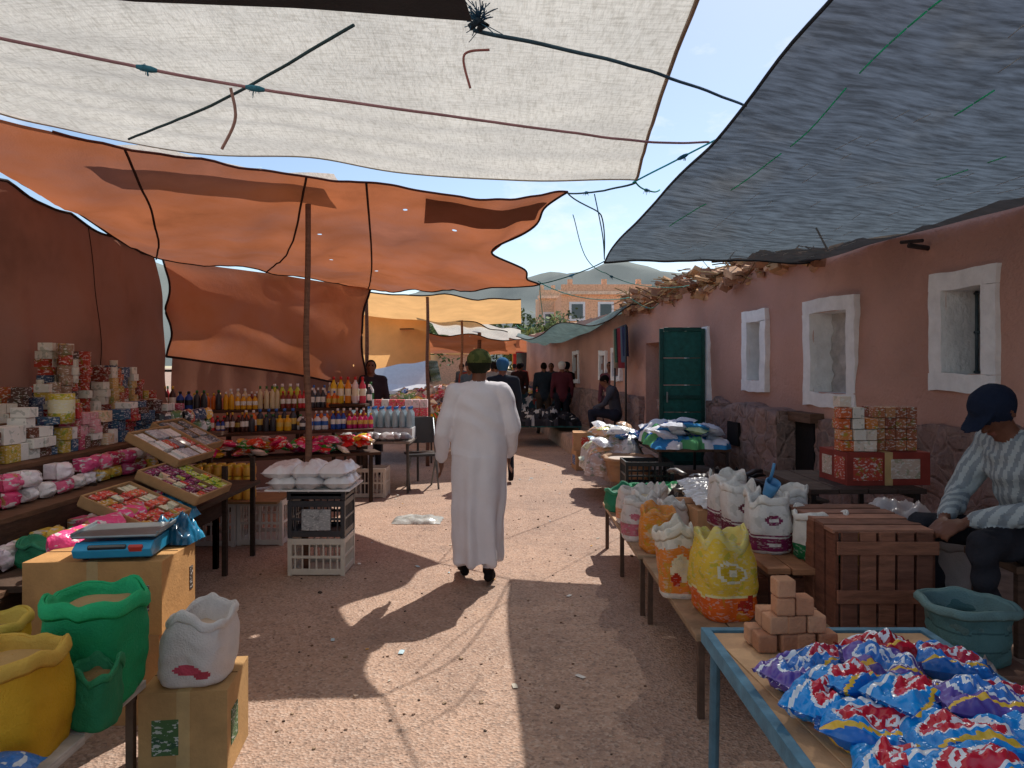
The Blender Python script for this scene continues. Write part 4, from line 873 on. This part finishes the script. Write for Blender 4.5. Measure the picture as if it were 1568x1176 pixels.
for k in range(3):
    for t in range(6):
        for d_ in range(2): b.lathe((-.33+t*.09,-.12+.1*d_,.105*k+.01),[(.001,0),(.04,0),(.042,.01),(.042,.07),(.036,.078),(.036,.079,'c03020'),(.037,.1,'d8b030'),(.001,.1,'d8b030')],R.choice(['d89028','c87820','e0a840']),'plastic',12)
b.box((0,0,0),(.85,.5,.02),'8a6a48','card'); b.done()
b=B('plastic_crate_stack',(-1.50,5.78,0)); b.crate((0,0,0),(.43,.36,.285),'d0c6b8'); b.crate((0,.0,.29),(.43,.36,.285),'3c3c40'); b.box((0,-.185,.43),(.22,.012,.16),'a8a8a8','pbox'); b.crate((0,.0,.58),(.44,.37,.08),'2c2c30',n=5); b.done(bevel=.002)
b=B('plastic_bag_pile',(-1.54,5.74,.67)); b.box((0,0,.0),(.64,.5,.012),'e8e4e0','card')
for k in range(2):
    for t in range(3): b.pillow((-.2+.2*t+R.uniform(-.02,.02),-.05+R.uniform(-.02,.02),.055+.075*k),(.24,.44,.13),R.choice(['f0eeee','e8e6e8','f4f2f2']),'clear',(0,0,R.uniform(-.12,.12)),16,14,wr=.6)
b.done()
carton('brown_carton',(-1.90,3.45,0),(.62,.40,.40),.06,'b08458'); carton('brown_carton',(-1.88,3.45,.40),(.61,.38,.33),.04,'bf8f5a',[(.36,.5,.10,.35,'4a4038')])
b=B('weighing_scale',(-1.80,3.40,.735),.15)
b.box((0,0,.045),(.32,.26,.07),'1f7fa8','plastic'); b.box((0,-.13,.05),(.33,.06,.045),'2a9cc8','plastic',rot=(.5,0,0)); b.box((-.02,-.155,.06),(.16,.02,.03),'181c20','glass',rot=(.5,0,0)); b.box((.1,-.158,.058),(.06,.02,.03),'c03a30','plastic',rot=(.5,0,0))
b.tube([(0,0,.08),(0,0,.1)],.03,'404040','metal'); b.box((0,.01,.105),(.36,.28,.012),'8a9498','metal')
for a in(-1,1): b.box((a*.18,.01,.115),(.01,.28,.02),'8a9498','metal')
for a in(-1,1):
    for c_ in(-1,1): b.tube([(a*.13,c_*.1,0),(a*.13,c_*.1,.015)],.015,'222222','plastic')
b.done(bevel=.006)
b=B('blue_plastic_bag',(-1.66,3.62,.74)); b.heap((0,0,0),.2,.18,.14,['1a6a90','2a8ab0','155070'],'glossy',fr=4); b.done()
table('white_bench',-2.3,-1.42,2.0,2.86,.38,'c8bcb0','6a5444')
sack('green_sack',(-1.54,2.70,.38),.155,.39,'22a468','30c480','c8a878',seed=21,ragged=.09,fillh=.86)
carton('pineapple_carton',(-1.29,2.99,0),(.33,.34,.345),.12,'b58e5e',[(-.2,.5,.3,.4,'4a6a40')])
sack('white_sack',(-1.28,2.97,.345),.14,.27,'e8e0dc','f0eae6','e0c8b0',[],[(275,.28,.4,.07,'d8546a'),(300,.2,.2,.06,'c04858')],n=110,seed=23,ragged=.2,lean=(.03,0),fillh=.7,flare=.92)
sack('yellow_sack',(-1.60,2.34,.36),.15,.34,'e8b028','f0c458','d8b070',seed=25,ragged=.09,fillh=.85); sack('green_sack',(-1.42,2.50,.38),.075,.20,'2f8a5c','3a9a68','9a7a50',seed=27,ragged=.16)
sack('yellow_bag',(-1.98,2.75,.38),.13,.27,'e8c030','f0d060','c8a060',seed=28)
b=B('blue_packet',(-1.48,2.1,.40)); b.pillow((0,0,.04),(.2,.16,.07),'2a70b8','film'); b.done()
b=B('shelf_stand',(-2.9,8.6,0),.42)
for k,(y,z) in enumerate(((-.55,.62),(-.2,.86),(.15,1.1))):
    b.box((0,y,z-.015),(2.4,.34,.03),'4a3428','wood')
    for xx in (-1.15,-.4,.4,1.15): b.box((xx,y+.12,z/2-.02),(.04,.04,z-.04),'3a2c24','wood')
b.done()
b=B('bottle_display',(-2.9,8.6,0),.42)
for row,(yy,zz,hb) in enumerate(((.15,1.1,.25),(.24,1.1,.27),(-.2,.86,.21),(-.1,.86,.23))):
    x=-1.15; 
    while x<1.15:
        n_=R.choice((2,3,4,5)); r_=R.choice((.024,.03,.036,.042)); h_=hb*R.uniform(.7,1.15); col=R.choice(['2a8a3a','c8d040','d83a40','e8e8e8','8a3a2a','e8b020','d02a78','2a50a8','3a3a40','d8c8a0','e87820','4a2a20']); cc=R.choice(['e8e8e8','2a6a30','202020','3a70c0','d03030','d8b030']); lb=R.choice(['f0f0e8',cc,col,'e0c060'])
        for k in range(n_):
            if R.random()<.93: bottle(b,(x+R.uniform(-.004,.004),yy+R.uniform(-.01,.01),zz),h_,r_,col,cc,lab=lb)
            x+=r_*2.15
b.done()
b=B('snack_packet_heap',(-2.9,8.6,0),.42)
for k in range(110):
    b.pillow((R.uniform(-1.1,1.1),-.58+R.uniform(-.13,.13),.65+R.random()*.14),(.17,.13,.06),R.choice(['d01828','e02030','c81060','e8408a','f0c030','2a9a3a','e8e0d8','e05020']),'film',(R.uniform(-.6,.6),R.uniform(-.5,.5),R.uniform(0,3)),8,6)
b.done()
b=B('yellow_bottle_row',(-2.02,9.1,1.15)); b.box((0,0,-.02),(.45,.3,.03),'4a3428','wood')
for a in (-.2,.2): b.box((a,0,-.58),(.04,.04,1.1),'3a2c24','wood')
for k in range(5): bottle(b,(-.2+k*.09,0,0),.33,.04,['e8c020','e8c020','e89020','f0e0e0','d84a60'][k],'c02020',lab='f0e8d0')
b.done()
table('market_table',-2.15,-1.28,9.2,10.3,.66,'8a8078','4a4440')
b=B('water_jug_row',(-1.72,9.5,.66))
for k in range(9):
    for d_ in range(3): bottle(b,(-.38+k*.095,.05+d_*.1,.15),.27,.042,'b8ccd4','3a80c8','clear')
for k in range(9): b.pillow((-.36+k*.09,-.2,.06),(.16,.16,.09),R.choice(['d8d8d8','b0b0b4','8a8a90','e8e8e8']),'clear',(.3,0,R.uniform(-1,1)),8,6)
b.box((0,.15,.075),(.85,.35,.14),'c8c8c8','card'); b.done()
b=B('white_plastic_crate',(-1.75,9.1,0)); b.crate((0,0,0),(.40,.34,.36),'d0c4b8'); b.done()
b=B('milk_pack_stack',(-1.62,10.4,.66)); 
for k in range(8):
    for t in range(4): b.box((-.4+.11*k,0,.06+.12*t),(.1,.1,.115),R.choice(['e8e4e0','d8c8c0','e85060','f0d0d0']),'pbox')
b.done(bevel=.003)
b=B('folding_chair',(-1.2,9.7,0),.3)
b.box((0,0,.45),(.4,.4,.03),'2a2c30','plastic'); b.box((0,.2,.75),(.4,.03,.35),'3a3c40','plastic')
for a in(-1,1): b.tube([(a*.19,-.2,0),(a*.19,.2,.92)],.014,'707478','metal'); b.tube([(a*.17,.2,0),(a*.17,-.18,.45)],.014,'707478','metal')
b.done()
for (x,y,z,pal,nm) in ((-1.9,13,.7,['d8b0a0','c84a3a','e8e0d8','e0a030','5a8a4a'],'snack_heap'),(-2.0,16.5,.7,['e0c0a0','c84a6a','3a70b0','e8e0d8','b08040'],'goods_heap'),(-1.8,20,.7,['c83a38','e8d0b0','f0f0f0','409060'],'goods_heap'),(-1.7,24,.7,['c8a080','e04040','e8e8e8','4060a0'],'goods_heap'),(-.3,27.5,.7,['30405a','c8c8c8','6a3a3a'],'goods_heap'),(.9,22.5,.6,['30405a','c8c8c8','d83a3a','e8c060'],'goods_heap')):
    table('stall_table',x-.6,x+.6,y-.9,y+.9,z,'7a6250','4a3a30')
    b=B(nm,(x,y,z))
    for k in range(60): 
        b.pillow((R.uniform(-.5,.5),R.uniform(-.8,.8),.08+R.random()*.28),(.26,.2,.1),R.choice(pal),'film',(R.uniform(-1,1),R.uniform(-.7,.7),R.uniform(0,3)),7,5)
    b.heap((0,0,0),1.15,1.7,.22,pal); b.done()
b=B('litter')
for k in range(500):
    y=2.6+R.random()**1.5*14; x=R.uniform(-1.4,.8)*min(1.4,y/4); s=R.uniform(.002,.007)*(2 if R.random()<.08 else 1)
    b.box((x,y,s*.4),(s*2,s*1.6,s),R.choice(['6a5040','a08870','4a3c34','c0aa98','8a7060']),'matte',rot=(0,R.uniform(-.3,.3),R.uniform(0,3)))
for k in range(40):
    y=2.8+R.random()*10; x=R.uniform(-1.6,.9); s=R.uniform(.01,.03); b.pillow((x,y,.006),(s*2,s,.006),R.choice(['e0dcd4','c8c0b0','d8a040','b8d0d8']),'gen',(0,0,R.uniform(0,3)),4,3)
b.done()
b=B('flattened_plastic_bag',(-.98,7.6,.0)); b.heap((0,0,.005),.5,.35,.05,['d8dcd8','c8ccc8'],'clear',24,18); b.done()
